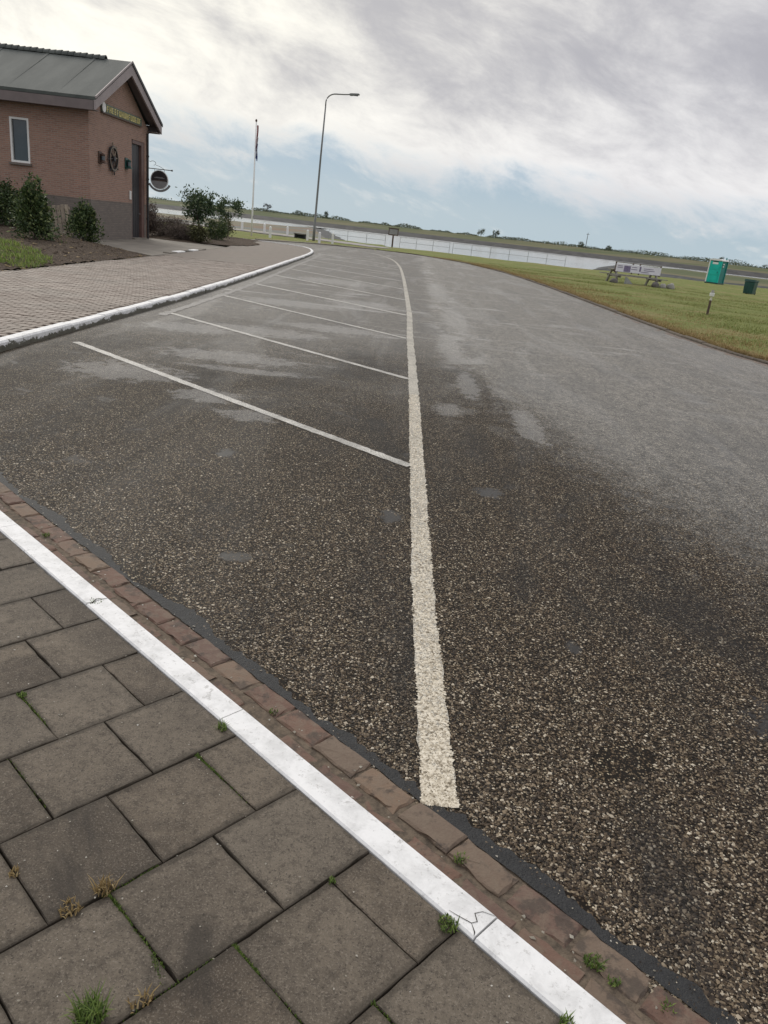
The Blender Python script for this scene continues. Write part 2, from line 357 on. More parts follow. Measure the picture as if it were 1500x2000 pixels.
def mk_walk():
    """beyond the built pavers: the same bond, too far away to tell pieces apart"""
    m, t, b = material('far_pavers'); p = pos(t)
    br = t.n('ShaderNodeTexBrick', {'Vector': p, 'Color1': col(.185, .150, .118), 'Color2': col(.145, .117, .093), 'Mortar': col(.085, .075, .062), 'Scale': 1.0,
             'Mortar Size': .006, 'Brick Width': .215, 'Row Height': .108})
    n = t.noise(p, .8, 5, .6, .3)
    setc(t, b, t.mix(t.math('MULTIPLY', t.smooth(n, .4, .7), .5), br.outputs[0], col(.15, .135, .11))); setr(t, b, .75); return m
def mk_wall():
    m, t, b = material('house_brick'); p = pos(t); x, y, z = t.sep(p)[:3]
    v = t.n('ShaderNodeCombineXYZ', {0: t.math('ADD', x, y), 1: z, 2: 0.0}).outputs[0]
    br = t.n('ShaderNodeTexBrick', {'Vector': v, 'Color1': col(.365, .205, .148), 'Color2': col(.25, .140, .102), 'Mortar': col(.33, .27, .23), 'Scale': 1.0,
             'Mortar Size': .012, 'Mortar Smooth': .2, 'Brick Width': .22, 'Row Height': .066, 'Bias': -.1})
    n = t.noise(p, 1.1, 5, .65); n2 = t.noise(v, 9, 4)
    c = t.mix(t.math('MULTIPLY', t.smooth(n, .38, .7), .4), br.outputs[0], col(.33, .225, .168))
    c = t.mix(t.math('MULTIPLY', n2, .2), c, col(.2, .115, .085))
    setc(t, b, c); setr(t, b, .85); bump(t, b, t.math('SUBTRACT', 1.0, br.outputs[1]), .7, .012); return m
def mk_plinth():
    m, t, b = material('plinth_brick'); p = pos(t); x, y, z = t.sep(p)[:3]
    v = t.n('ShaderNodeCombineXYZ', {0: t.math('ADD', x, y), 1: z, 2: 0.0}).outputs[0]
    br = t.n('ShaderNodeTexBrick', {'Vector': v, 'Color1': col(.20, .165, .140), 'Color2': col(.15, .126, .110), 'Mortar': col(.15, .135, .12), 'Scale': 1.0,
             'Mortar Size': .009, 'Brick Width': .22, 'Row Height': .066})
    n = t.noise(p, 1.4, 5, .65); c = t.mix(t.math('MULTIPLY', t.smooth(n, .4, .7), .4), br.outputs[0], col(.13, .112, .098))
    setc(t, b, c); setr(t, b, .8); bump(t, b, t.math('SUBTRACT', 1.0, br.outputs[1]), .6, .01); return m
def mk_roof():
    m, t, b = material('roofing_felt'); p = pos(t)
    n = t.noise(t.mapping(p, (1, .25, .25)), 1.4, 6, .65); f = t.noise(p, 35, 4)
    c = t.mix(t.smooth(n, .35, .7), col(.060, .069, .063), col(.098, .108, .098)); c = t.mix(t.math('MULTIPLY', f, .3), c, col(.07, .075, .07))
    setc(t, b, c); setr(t, b, .8); bump(t, b, f, .3, .006); return m
def mk_grassground():
    m, t, b = material('lawn'); p = pos(t); x, y, z = t.sep(p)[:3]
    n = t.noise(t.mapping(p, (.35, .6, 1)), 1.0, 6, .62, .4); f = t.noise(p, 5.0, 6, .75); g = t.noise(p, 34, 4, .7)
    c = t.mix(t.smooth(f, .35, .68), col(.14, .175, .042), col(.235, .25, .080))
    c = t.mix(t.smooth(n, .48, .68), c, col(.285, .235, .105))
    c = t.mix(t.math('MULTIPLY', t.smooth(g, .42, .66), .55), c, col(.10, .115, .028))
    c = t.mix(t.smooth(t.noise(p, 1.6, 5, .7), .66, .74), c, col(.17, .125, .075))
    setc(t, b, c); setr(t, b, .9, .2); bump(t, b, t.math('ADD', f, g), .8, .05); return m
def mk_soil():
    m, t, b = material('soil'); p = pos(t); n = t.noise(p, 3, 6, .7); f = t.noise(p, 22, 5, .75)
    c = t.mix(n, col(.075, .056, .040), col(.17, .13, .097)); c = t.mix(t.smooth(f, .45, .62), c, col(.030, .022, .016))
    setc(t, b, c); setr(t, b, .95, .2); bump(t, b, t.math('ADD', n, f), 1.0, .06); return m
def mk_leaf(name, a, bcol, hi=None, rough=.5):
    m, t, b = material(name); i = island(t); p = pos(t)
    st = [(0, a), (.75, bcol)] + ([(1, hi)] if hi else [])
    c = t.ramp(i, st); n = t.noise(p, 2.2, 3); c = t.mix(t.math('MULTIPLY', n, .3), c, (*[v * .5 for v in a], 1))
    setc(t, b, c); setr(t, b, rough, .4)
    tr = t.n('ShaderNodeBsdfTranslucent', {'Color': c}); out = [n_ for n_ in t.t.nodes if n_.type == 'OUTPUT_MATERIAL'][0]
    mx = t.n('ShaderNodeMixShader', {0: .22, 1: b.outputs[0], 2: tr.outputs[0]}); t.L.new(mx.outputs[0], out.inputs[0]); return m
def mk_water():
    m, t, b = material('water'); p = pos(t)
    n = t.noise(t.mapping(p, (.5, 1.0, 1)), .9, 5, .6); n2 = t.noise(t.mapping(p, (.02, .05, 1)), 1.0, 4)
    setc(t, b, t.mix(n2, col(.21, .235, .24), col(.28, .30, .295))); setr(t, b, t.math('ADD', .08, t.math('MULTIPLY', n2, .12)), .8); bump(t, b, n, .8, .25); return m
def mk_marsh():
    m, t, b = material('marsh'); p = pos(t)
    n = t.noise(t.mapping(p, (.05, .035, 1)), 1.0, 6, .65, .6); f = t.noise(p, .5, 5, .7); n2 = t.noise(t.mapping(p, (.03, .06, 1), loc=(5, 3, 0)), 1.0, 4)
    c = t.mix(t.smooth(n, .46, .62), col(.165, .15, .095), col(.20, .115, .075)); c = t.mix(t.smooth(n2, .46, .58), c, col(.15, .155, .145))
    c = t.mix(t.math('MULTIPLY', t.smooth(f, .45, .65), .5), c, col(.09, .10, .045)); setc(t, b, c); setr(t, b, .85, .3); bump(t, b, f, .6, .3); return m
def mk_rocks(name, a, c2, sc=1.2):
    m, t, b = material(name); p = pos(t); v = t.voro(p, sc); r = t.sep(v.outputs['Color'])[0]
    c = t.mix(r, (*a, 1), (*c2, 1)); c = t.mix(t.math('MULTIPLY', t.noise(p, .12, 5, .65), .7), c, (*[k * .6 for k in a], 1))
    setc(t, b, c); setr(t, b, .8, .3); bump(t, b, v.outputs['Distance'], -.8, .2); return m
def mk_dike():
    m, t, b = material('dike_grass'); p = pos(t)
    n = t.noise(t.mapping(p, (.02, .08, .3)), 1.0, 6, .65); f = t.noise(p, .4, 5, .7)
    c = t.mix(t.smooth(n, .38, .64), col(.085, .105, .045), col(.17, .150, .085)); c = t.mix(t.math('MULTIPLY', f, .4), c, col(.06, .075, .035))
    setc(t, b, c); setr(t, b, .9, .2); return m

ASPHALT = mk_asphalt(); CHIPS = mk_chips('stone_chips'); PCHIPS = mk_chips('painted_chips', True)
LINE = mk_paint('line_paint', (.66, .62, .52), .66, 120, .5); BAYLINE = mk_paint('bay_line_paint', (.70, .68, .62), .62, 110, .45)
FAINT = mk_paint('faded_line_paint', (.30, .29, .27), .7, 90, .5)
KERBW = mk_kerb('white_kerb', .08); KERBF = mk_kerb('worn_white_kerb', .46); TILE = mk_tile()
GBRICK = mk_brickpiece('gutter_brick', [(0, (.120, .064, .044)), (.3, (.165, .092, .062)), (.55, (.130, .076, .056)), (.8, (.205, .138, .088)), (1, (.145, .104, .074))])
PAVER = mk_paver(); PAVER_I = mk_paver('brown_paver_field', True); WALK = mk_walk()
WALL = mk_wall(); PLINTH = mk_plinth(); ROOF = mk_roof(); LAWN = mk_grassground(); SOIL = mk_soil(); WATER = mk_water(); MARSH = mk_marsh()
STONE_DARK = mk_rocks('dark_stone_slope', (.050, .054, .056), (.095, .098, .092)); REVET = mk_rocks('dike_revetment', (.040, .040, .040), (.085, .082, .078), .35)
SAND = plain('sandy_bank', (.27, .235, .18), .9, .25, .6); DIKE = mk_dike()
MORTAR = plain('gutter_mortar', (.115, .088, .062), .9, .45, 30, bmp=.5); BITUMEN = plain('bitumen', (.013, .0135, .014), .52, .45, 22, bmp=.8, spec=.4)
JOINT = plain('joint_sand', (.020, .016, .011), .95, .4, 20); CONCRETE = plain('concrete', (.19, .17, .14), .8, .2, 1.4, bmp=.3); GRAVEL = plain('gravel_path', (.29, .27, .25), .9, .25, 1.2, bmp=.5)
DKKERB = mk_brickpiece('mossy_kerb', [(0, (.060, .052, .040)), (1, (.12, .105, .08))], .9)
TRIM = plain('fascia_board', (.30, .255, .25), .6, .10, 2); SOFFIT = plain('soffit', (.17, .14, .135), .7, .1, 2); WHITEP = plain('white_paint', (.74, .74, .72), .5, .06, 3, bmp=.05)
GLASS = plain('window_glass', (.035, .042, .046), .08, .2, 2, bmp=0, spec=.8); DOORM = plain('dark_door_paint', (.032, .031, .034), .5, .15, 4); DOORF = plain('door_frame_paint', (.13, .075, .062), .55, .15, 4)
IRON = plain('black_iron', (.022, .022, .023), .5, .2, 9); WOOD = plain('weathered_wood', (.26, .215, .16), .8, .3, 5, bmp=.4, rnd=.4); DKWOOD = plain('dark_wood', (.085, .052, .038), .6, .25, 6)
GALV = plain('galvanised_steel', (.30, .31, .31), .45, .12, 4, metal=.6); POLE = plain('lamp_pole_paint', (.155, .16, .155), .5, .12, 2); TEAL = plain('turquoise_plastic', (.0, .46, .38), .42, .08, 2, bmp=.03)
TEAL_SHADED = plain('turquoise_shaded_plastic', (.02, .20, .185), .5, .12, 2); DGREEN = plain('dark_green_plastic', (.012, .062, .052), .42, .15, 3, bmp=.03); RUBBER = plain('black_rubber', (.02, .02, .021), .8, .2, 8)  # cabin sides: their shade is put into a darkened turquoise
GREYBLK = plain('grey_stone', (.31, .30, .275), .85, .2, 3, bmp=.4); YELLOW = plain('yellow_letter', (.60, .52, .20), .5, .08, 5); BOARDG = plain('name_board_green', (.105, .130, .095), .6, .15, 5)
RED = plain('flag_red', (.26, .045, .05), .7, .1, 5); FWHITE = plain('flag_white', (.72, .72, .72), .7, .05, 5); FBLUE = plain('flag_blue', (.03, .06, .22), .7, .1, 5)
BANNER = plain('banner_white', (.70, .69, .75), .5, .06, 2, bmp=.05); PRINT = plain('banner_print', (.19, .16, .26), .5, .2, 9, bmp=0); SIGNTOP = plain('sign_dark_enamel', (.035, .030, .032), .4, .2, 6, bmp=0); SIGNLOW = plain('sign_grey_enamel', (.26, .26, .26), .4, .12, 6, bmp=0)
LEAF_D = mk_leaf('dark_evergreen_leaf', (.022, .044, .015), (.080, .125, .040), (.24, .28, .10)); LEAF_M = mk_leaf('glossy_shrub_leaf', (.026, .052, .024), (.085, .135, .060), (.20, .25, .12))
LEAF_O = mk_leaf('olive_leaf', (.045, .050, .022), (.12, .12, .055), (.20, .19, .09), .7); LEAF_H = mk_leaf('heather_twig', (.085, .068, .058), (.17, .14, .12), (.25, .21, .175), .9)
GRASS = mk_leaf('grass_blade', (.10, .17, .022), (.26, .36, .07), (.42, .44, .14), .6); LAWNB = mk_leaf('lawn_blade', (.12, .155, .035), (.25, .27, .08), (.40, .36, .16), .8)
STRAW = mk_leaf('dry_grass_blade', (.22, .15, .06), (.40, .29, .13), (.50, .40, .21), .8); WEED = mk_leaf('weed_leaf', (.055, .095, .018), (.16, .24, .045), (.27, .33, .09), .6); FARLEAF = mk_leaf('far_scrub_leaf', (.085, .105, .070), (.14, .165, .105), (.18, .19, .13), .9)  # far scrub leaves lightened, haze put into their colour
FARGREY = mk_leaf('far_bare_twig', (.06, .058, .055), (.11, .105, .10), None, .9); BARK = plain('bark', (.10, .085, .065), .9, .3, 9, bmp=.5)
GRIT = mk_leaf('shell_grit', (.26, .23, .18), (.46, .43, .36), (.66, .64, .58), .7)

# ------------------------------------------------------------------ lines the place is laid out along
KT = Vector((.737, -.677)).normalized(); KN = Vector((.677, .737)).normalized(); K0 = Vector((.06, 1.66))
def kp(s_, off=0.0): v = K0 + KT * s_ + KN * off; return (v.x, v.y)
K_END = -5.75                                    # along the near kerb to the corner of the bays
corner = kp(K_END, .118)
FAR_KERB = [corner, (-4.33, 7.0), (-4.35, 8.3), (-4.32, 10.2), (-4.28, 13), (-4.27, 16), (-4.36, 21), (-4.52, 26), (-4.70, 31.5), (-4.90, 37.3), (-5.12, 41), (-5.5, 44), (-6.1, 46.6), (-7.0, 48.2), (-8.2, 49.0), (-10.5, 49.6)]
EDGE_R = [(16, -8), (12.4, 0), (9.6, 7), (7.95, 12), (7.13, 15.27), (6.75, 17.2), (6.45, 21.8), (6.2, 29), (5.91, 35.8), (5.08, 45.4), (3.27, 54.0), (.5, 59.2), (-2.7, 60.6), (-6.5, 58.6), (-8.6, 55.4), (-10.4, 52.6), (-10.5, 49.6)]

def ngon_sheet(name, poly, z, mat, thick=0.0, parent=None):
    import bmesh
    bm = bmesh.new(); f = bm.faces.new([bm.verts.new((p[0], p[1], z)) for p in poly]); bmesh.ops.triangulate(bm, faces=[f])
    me = bpy.data.meshes.new(name)
    if thick:
        r = bmesh.ops.extrude_face_region(bm, geom=bm.faces[:]); bmesh.ops.translate(bm, verts=[v for v in r['geom'] if isinstance(v, bmesh.types.BMVert)], vec=(0, 0, -thick))
    bmesh.ops.recalc_face_normals(bm, faces=bm.faces); bm.to_mesh(me); bm.free()
    if not thick and me.polygons and me.polygons[0].normal.z < 0: me.flip_normals()
    return link_mesh(name, me, mat, parent)

# ------------------------------------------------------------------ setting: ground, road, water
far_k = lerp_poly(FAR_KERB, 1.0); edge_r = lerp_poly(EDGE_R, 1.2)
near = [kp(9.0, .355), kp(K_END, .355)]
road_poly = near + [tuple(p) for p in far_k[1:]] + [tuple(p) for p in reversed(edge_r[:-1])]
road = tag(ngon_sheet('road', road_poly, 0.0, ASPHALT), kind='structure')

def edge_x(y):
    P = EDGE_R
    for a, b in zip(P, P[1:]):
        if min(a[1], b[1]) <= y <= max(a[1], b[1]) and a[1] != b[1] and b[1] > a[1]: return a[0] + (b[0] - a[0]) * (y - a[1]) / (b[1] - a[1])
    return -99
from mathutils.geometry import intersect_point_line
EV = [Vector((p.x, p.y, 0)) for p in edge_r]
def in_poly(x, y, poly):
    c = False; j = len(poly) - 1
    for i in range(len(poly)):
        xi, yi = poly[i]; xj, yj = poly[j]
        if (yi > y) != (yj > y) and x < (xj - xi) * (y - yi) / (yj - yi) + xi: c = not c
        j = i
    return c
ROADPOLY = [(p[0], p[1]) for p in road_poly]
def shore(x):
    if x < -3: return 77.0
    if x < 14: return 73.2 + .4 * math.sin(x * .6)
    return 74.0 + min(9, (x - 14) * .22) + .6 * math.sin(x * .35)
def road_dist(x, y):
    best = 1e9
    for a, b in zip(EV, EV[1:]):
        q, k = intersect_point_line(Vector((x, y, 0)), a, b); k = min(1, max(0, k)); best = min(best, (a + (b - a) * k - Vector((x, y, 0))).length)
    return best
def ground_z(x, y):
    if x < -4.6 and y < 49.5: return -.08
    if in_poly(x, y, ROADPOLY): return -.08
    if KN.dot(Vector((x, y)) - K0) < .4: return -.08
    dd = road_dist(x, y); e = min(1, max(0, dd - .12) / .5)
    return -.05 * (1 - e) + e * (.055 + .05 * fbm(x, y, 0, .35) + .02 * fbm(x, y, 3, 1.7)) if dd < 40 else .05
gx = np.concatenate([np.linspace(-70, -14, 20), np.arange(-13.5, 30, .55), np.linspace(31, 90, 26)]); gv = np.linspace(0, 1, 150)
gverts = []; 
for v in gv:
    for x in gx:
        y = -14 + (shore(x) + 14) * v; gverts.append((x, y, ground_z(x, y)))
nx = len(gx)
for x in gx: gverts.append((x, shore(x) + 5.5, -2.7))
gverts = np.array(gverts); nv = len(gv) + 1
ii, jj = np.meshgrid(np.arange(nv - 1), np.arange(nx - 1), indexing='ij'); a = (ii * nx + jj).ravel()
ground_me = fast_mesh('ground', gverts, np.stack([a, a + 1, a + nx + 1, a + nx], 1)); ground_me.polygons.foreach_set('use_smooth', [True] * len(ground_me.polygons))
tag(link_mesh('ground', ground_me, LAWN), kind='structure')
def big_sheet(name, z, mat, x0, x1, y0, y1, n=1):
    me = fast_mesh(name, np.array([(x0, y0, z), (x1, y0, z), (x1, y1, z), (x0, y1, z)]), np.array([[0, 1, 2, 3]])); return tag(link_mesh(name, me, mat), kind='structure')
big_sheet('seabed', -4.0, MARSH, -4000, 4000, -1500, 6000)
big_sheet('water', -1.8, WATER, -3900, 3900, -1400, 395 + 60)

def terrain(name, poly, ztop, zbot, run, mat_top, mat_side, amp=.15, step=4.0):
    """low land with a sloping side all round; polygon given anticlockwise"""
    import bmesh
    P = [Vector(p) for p in lerp_poly(poly + [poly[0]], step)][:-1]; n = len(P)
    cen = sum(P, Vector((0, 0))) / n
    bm = bmesh.new(); outer = []; inner = []
    for i, p in enumerate(P):
        t = (P[(i + 1) % n] - P[i - 1]).normalized(); nr = Vector((-t.y, t.x))
        outer.append(bm.verts.new((p.x, p.y, zbot))); q = p + nr * run; inner.append(bm.verts.new((q.x, q.y, ztop + amp * fbm(q.x, q.y, 1, .08))))
    for i in range(n):
        f = bm.faces.new((outer[i], outer[(i + 1) % n], inner[(i + 1) % n], inner[i])); f.material_index = 1
    f = bm.faces.new(inner); r = bmesh.ops.triangulate(bm, faces=[f])
    me = bpy.data.meshes.new(name); bmesh.ops.recalc_face_normals(bm, faces=bm.faces); bm.to_mesh(me); bm.free()
    me.materials.append(mat_top); me.materials.append(mat_side)
    return tag(link_mesh(name, me), kind='structure')
terrain('salt_marsh', [(-170, 79), (-2.5, 79), (-6.4, 140), (-13.5, 190), (-27, 285), (-38, 325), (-47, 300), (-53, 258), (-75, 238), (-170, 232)], -1.48, -2.1, 9.0, MARSH, STONE_DARK, .12)
terrain('stone_breakwater', [(31, 150), (44, 128), (70, 116), (120, 120), (130, 225), (72, 228), (49, 208)], -.72, -2.2, 7.0, DIKE, STONE_DARK, .3)
terrain('sand_bank', [(42, 92), (60, 88), (110, 92), (110, 116), (70, 112), (46, 112)], -1.25, -2.0, 4.0, SAND, SAND, .2)
# opposite dike
dv = []; prof = [(-6, -2.4), (0, -1.85), (9, .0), (12, .12), (16, .2), (34, 2.0), (40, 2.35), (60, 2.2), (140, -.5), (900, -.5)]
xs = np.linspace(-900, 900, 241)
for (py, pz) in prof:
    for x in xs:
        y0 = 404 - .24 * max(x, 0); dv.append((x, y0 + py + 1.2 * fbm(x, py, 0, .03), pz + (.35 * fbm(x, py, 5, .02) if pz > .3 else .05 * fbm(x, 1, 1, .05))))
k = len(xs); ii, jj = np.meshgrid(np.arange(len(prof) - 1), np.arange(k - 1), indexing='ij'); a = (ii * k + jj).ravel()
dm = fast_mesh('dike', np.array(dv), np.stack([a, a + 1, a + k + 1, a + k], 1)); dm.materials.append(DIKE); dm.materials.append(REVET)
dm.polygons.foreach_set('material_index', np.where((ii < 3).ravel(), 1, 0).astype(np.int32)); tag(link_mesh('dike', dm), kind='structure')

# gravel path and grass strip beyond the end of the road
tag(ngon_sheet('gravel_path', [(-30, 70.5), (-15.2, 68.9), (-8.0, 66.0), (-3.6, 63.2), (-2.4, 64.2), (-1.8, 66.5), (-5, 70.0), (-13, 73.5), (-30, 75)], .112, GRAVEL, .25), kind='structure')

# ------------------------------------------------------------------ pavement, kerbs, gutter
pave_poly = [kp(9.0, 0.0), kp(K_END, 0.0)] + [tuple(Vector(p) + Vector((-.14, 0))) for p in [(q.x, q.y) for q in far_k[2:-4]]] + [(-7.2, 48.0), (-8.4, 48.8), (-10.5, 49.4), (-10.6, 46.5), (-9.4, 44.4), (-8.45, 36), (-8.15, 29), (-8.1, 18.9), (-8.15, 12), (-8.3, 4), (-7, -4), (4.5, -9)]
pavement = tag(ngon_sheet('pavement', pave_poly, .062, JOINT, .2), kind='structure')
far_walk = ngon_sheet('far_paving', [(-4.62, 26.0)] + [(q.x - .145, q.y) for q in far_k if 26.2 < q.y < 47] + [(-7.2, 47.9), (-8.4, 48.7), (-10.4, 49.3), (-10.5, 46.5), (-9.35, 44.4), (-8.42, 36), (-8.13, 29), (-8.12, 26.0)], .088, WALK, .02, pavement)

# 30 cm concrete tiles by the near kerb
PA, PC = .322, .304                       # along the kerb, away from it
def worn_slab(name, sx, sy, h, seed, mat, bev=.003, jit=.0014, seg=7, warp=.0012):
    """rectangular slab whose arrises are chipped and uneven"""
    rnd = random.Random(seed); hx, hy = sx / 2, sy / 2; per = []
    cs = [(-hx, -hy), (hx, -hy), (hx, hy), (-hx, hy)]
    for k_ in range(4):
        a_, b_ = cs[k_], cs[(k_ + 1) % 4]; n_ = max(3, int(seg * (abs(b_[0] - a_[0]) + abs(b_[1] - a_[1])) / .3))
        for i_ in range(n_): u = i_ / n_; per.append((a_[0] + (b_[0] - a_[0]) * u, a_[1] + (b_[1] - a_[1]) * u))
    n_ = len(per); vs = []
    for lvl in range(3):
        for (x, y) in per:
            l_ = math.hypot(x, y); q = rnd.gauss(0, jit) + (abs(rnd.gauss(0, jit * 1.6)) if rnd.random() < .25 else 0)
            ins = (0, 0, bev)[lvl] + max(0, q) * (1 if lvl else .4); z = (-h, -bev * .9, 0)[lvl] + (rnd.gauss(0, warp * .5) if lvl == 2 else 0)
            vs.append((x - math.copysign(min(ins, abs(x)), x) * (abs(x) > hx - .001), y - math.copysign(min(ins, abs(y)), y) * (abs(y) > hy - .001), z))
    vs.append((0, 0, warp)); fs = []
    for lvl in range(2):
        for i_ in range(n_): k_ = (i_ + 1) % n_; fs.append((lvl * n_ + i_, lvl * n_ + k_, lvl * n_ + n_ + k_, lvl * n_ + n_ + i_))
    for i_ in range(n_): fs.append((2 * n_ + i_, 2 * n_ + (i_ + 1) % n_, 3 * n_))
    me = MB().add(vs, fs).mesh(name); me.materials.append(mat); return me
GJ = .0032
tm_full = [worn_slab('tile', PC - GJ, PA - GJ, .04, k, TILE) for k in range(6)]; tm_half = [worn_slab('tile', PC / 2 - GJ, PA - GJ, .04, 30 + k, TILE) for k in range(3)]
ang = math.atan2(-KN.y, -KN.x); rt = random.Random(3); ntile = 0
for i in range(-15, 8):
    half = (i % 2 == 0); dep = -.014; kcol = 0
    while dep < 3.0:
        L_ = PC / 2 if (half and kcol == 0) else PC
        c = K0 + KT * ((i + .5) * PA) - KN * (dep + L_ / 2); dep += L_; kcol += 1
        if c.y < -.4 or c.x < -4.4 or (c - Vector((-.8, 2.0))).length > 3.4: continue
        me = rt.choice(tm_half) if L_ < .2 else rt.choice(tm_full)
        link_mesh('tile', me, None, pavement, (c.x, c.y, .0875 + rt.uniform(-.003, .0015)), (rt.uniform(-.006, .006), rt.uniform(-.006, .006), ang + rt.uniform(-.007, .007) + (math.pi if rt.random() < .5 else 0))); ntile += 1

# brown brick paving along the bays: nearest pieces singly, the rest one field
pw, ph = .213, .107
def paver_geo(mb, x, y, z, tz):
    b = .006; hx, hy = pw / 2 - .003, ph / 2 - .003
    vs = [(x - hx, y - hy, z - .03), (x + hx, y - hy, z - .03), (x + hx, y + hy, z - .03), (x - hx, y + hy, z - .03), (x - hx + b, y - hy + b, z + tz), (x + hx - b, y - hy + b, z), (x + hx - b, y + hy - b, z - tz), (x - hx + b, y + hy - b, z)]
    mb.add(vs, [(4, 5, 6, 7), (0, 1, 5, 4), (1, 2, 6, 5), (2, 3, 7, 6), (3, 0, 4, 7)])
pm = MB(); paver_geo(pm, 0, 0, 0, .0012); pme = pm.mesh('paver'); pme.materials.append(PAVER)
def kerb_back(y):
    P = [(q.x, q.y) for q in far_k]
    for a_, b_ in zip(P, P[1:]):
        if a_[1] <= y <= b_[1]: return a_[0] + (b_[0] - a_[0]) * (y - a_[1]) / (b_[1] - a_[1]) - .15
    return -4.6
field = MB(); spots = []
for r_ in range(int((26 - 6.4) / ph)):
    y = 6.4 + r_ * ph + ph / 2; xr = kerb_back(y) - .01; n0 = -(r_ % 2) * .5
    kx = 0
    while True:
        x = xr - (kx + .5 + n0) * pw; kx += 1
        if x < -8.05: break
        if x + pw / 2 > xr + .02: continue
        spots.append((x, y))
spots.sort(key=lambda p: p[1] + .35 * abs(p[0] + 5.4))
vis = [p for p in spots if p[1] > 8.6 - (p[0] + 4.4) * 1.9 - 1.2]; visset = set(vis[:290])
for p in spots:
    z = .087 + rt.uniform(-.003, .003) + .008 * fbm(p[0], p[1], 2, .7)
    if p in visset: link_mesh('paver', pme, None, pavement, (p[0], p[1], z), (0, 0, rt.uniform(-.02, .02)))
    else: paver_geo(field, p[0], p[1], z, rt.uniform(-.0015, .0015))
tag(field.build('paver_field', PAVER_I, pavement), kind='stuff')

# kerbs
kerb = tag(empty('kerb'), kind='structure')
def kerb_seg(P, width, z0, z1, mat, name='kerb_stone', bev=.012, gap=.004, left=1):
    """P: list of 2d points of the road-side edge; stone lies to the `left` of it"""
    prof = [(0, z0), (0, z1 - bev), (bev * .8, z1), (width - .006, z1), (width, z1 - .006), (width, z0)]
    vs = []; n = len(P)
    for i, p in enumerate(P):
        t = (P[min(i + 1, n - 1)] - P[max(0, i - 1)]).normalized(); nr = Vector((-t.y, t.x)) * left
        q = p + (t * gap / 2 if i == 0 else (-t * gap / 2 if i == n - 1 else t * 0))
        for (o_, z) in prof:
            jit = .0022 * fbm(q.x * 9, q.y * 9, z * 20 + o_ * 30, 1.0, 3); vs.append((q.x + nr.x * (o_ + jit), q.y + nr.y * (o_ + jit), z + jit))
    m_ = len(prof); fs = []
    for i in range(n - 1):
        for e in range(m_ - 1): fs.append((i * m_ + e, i * m_ + m_ + e, i * m_ + m_ + e + 1, i * m_ + e + 1))
    fs += [tuple(range(m_)), tuple(range(n * m_ - 1, n * m_ - m_ - 1, -1))]
    return MB().add(vs, fs).build(name, mat, kerb)
joints = [-5.75, -4.75, -3.72, -2.72, -1.745, -.745, .37, 1.42, 2.42, 3.42, 4.42, 5.42]
for a_, b_ in zip(joints, joints[1:]):
    n = 14; P = [Vector(kp(b_ + (a_ - b_) * i / n, .118)) for i in range(n + 1)]
    kerb_seg(P, .102, -.05, .091 + rt.uniform(-.002, .002), KERBW, left=1, gap=.005, bev=.008)
def crack(pts, wd=.0013):
    P = [Vector(kp(*q)) for q in pts]; vs = []
    for i_, p in enumerate(P):
        t_ = (P[min(i_ + 1, len(P) - 1)] - P[max(0, i_ - 1)]).normalized(); nr = Vector((-t_.y, t_.x)) * wd * rt.uniform(.5, 1.4) * (0.25 if i_ in (0, len(P) - 1) else 1)
        vs += [(p.x + nr.x, p.y + nr.y, .0945), (p.x - nr.x, p.y - nr.y, .0945)]
    MB().add(vs, [(2 * i_, 2 * i_ + 2, 2 * i_ + 3, 2 * i_ + 1) for i_ in range(len(P) - 1)]).build('crack', JOINT, kerb)
crack([(.37, .112), (.335, .095), (.325, .075), (.345, .06), (.338, .045), (.30, .035), (.275, .03)]); crack([(.338, .045), (.36, .03), (.366, .02)])
crack([(-1.74, .11), (-1.76, .07), (-1.735, .04), (-1.75, .02)], .0028)
fk = lerp_poly(FAR_KERB, .25); i = 0; cnt = 0
while i + 4 < len(fk):
    seg = fk[i:i + 5]; g = .006
    if abs(seg[0].y - 16.7) < .55: g = .11
    kerb_seg([Vector(p) for p in seg], .135, -.05, .108 + rt.uniform(-.006, .006), KERBF, gap=g, left=1, bev=.02); i += 4; cnt += 1
# mossy low kerb along the lawn
er = lerp_poly([p for p in EDGE_R if -2 < p[1] and p[0] > -7], .25); i = 0
while i + 4 < len(er):
    kerb_seg([Vector(p) for p in er[i:i + 5]], .13, -.05, .05 + rt.uniform(-.012, .012), DKKERB, 'mossy_kerb_stone', .02, .02, left=-1); i += 4
# concrete edging where the road ends
ee = [Vector(p) for p in lerp_poly([(-2.7, 60.62), (-6.5, 58.62), (-8.6, 55.42), (-10.4, 52.6)], .25)]; i = 0
while i + 4 < len(ee):
    kerb_seg(ee[i:i + 5], .42, -.05, .07, CONCRETE, 'edging_slab', .02, .01, left=-1); i += 4

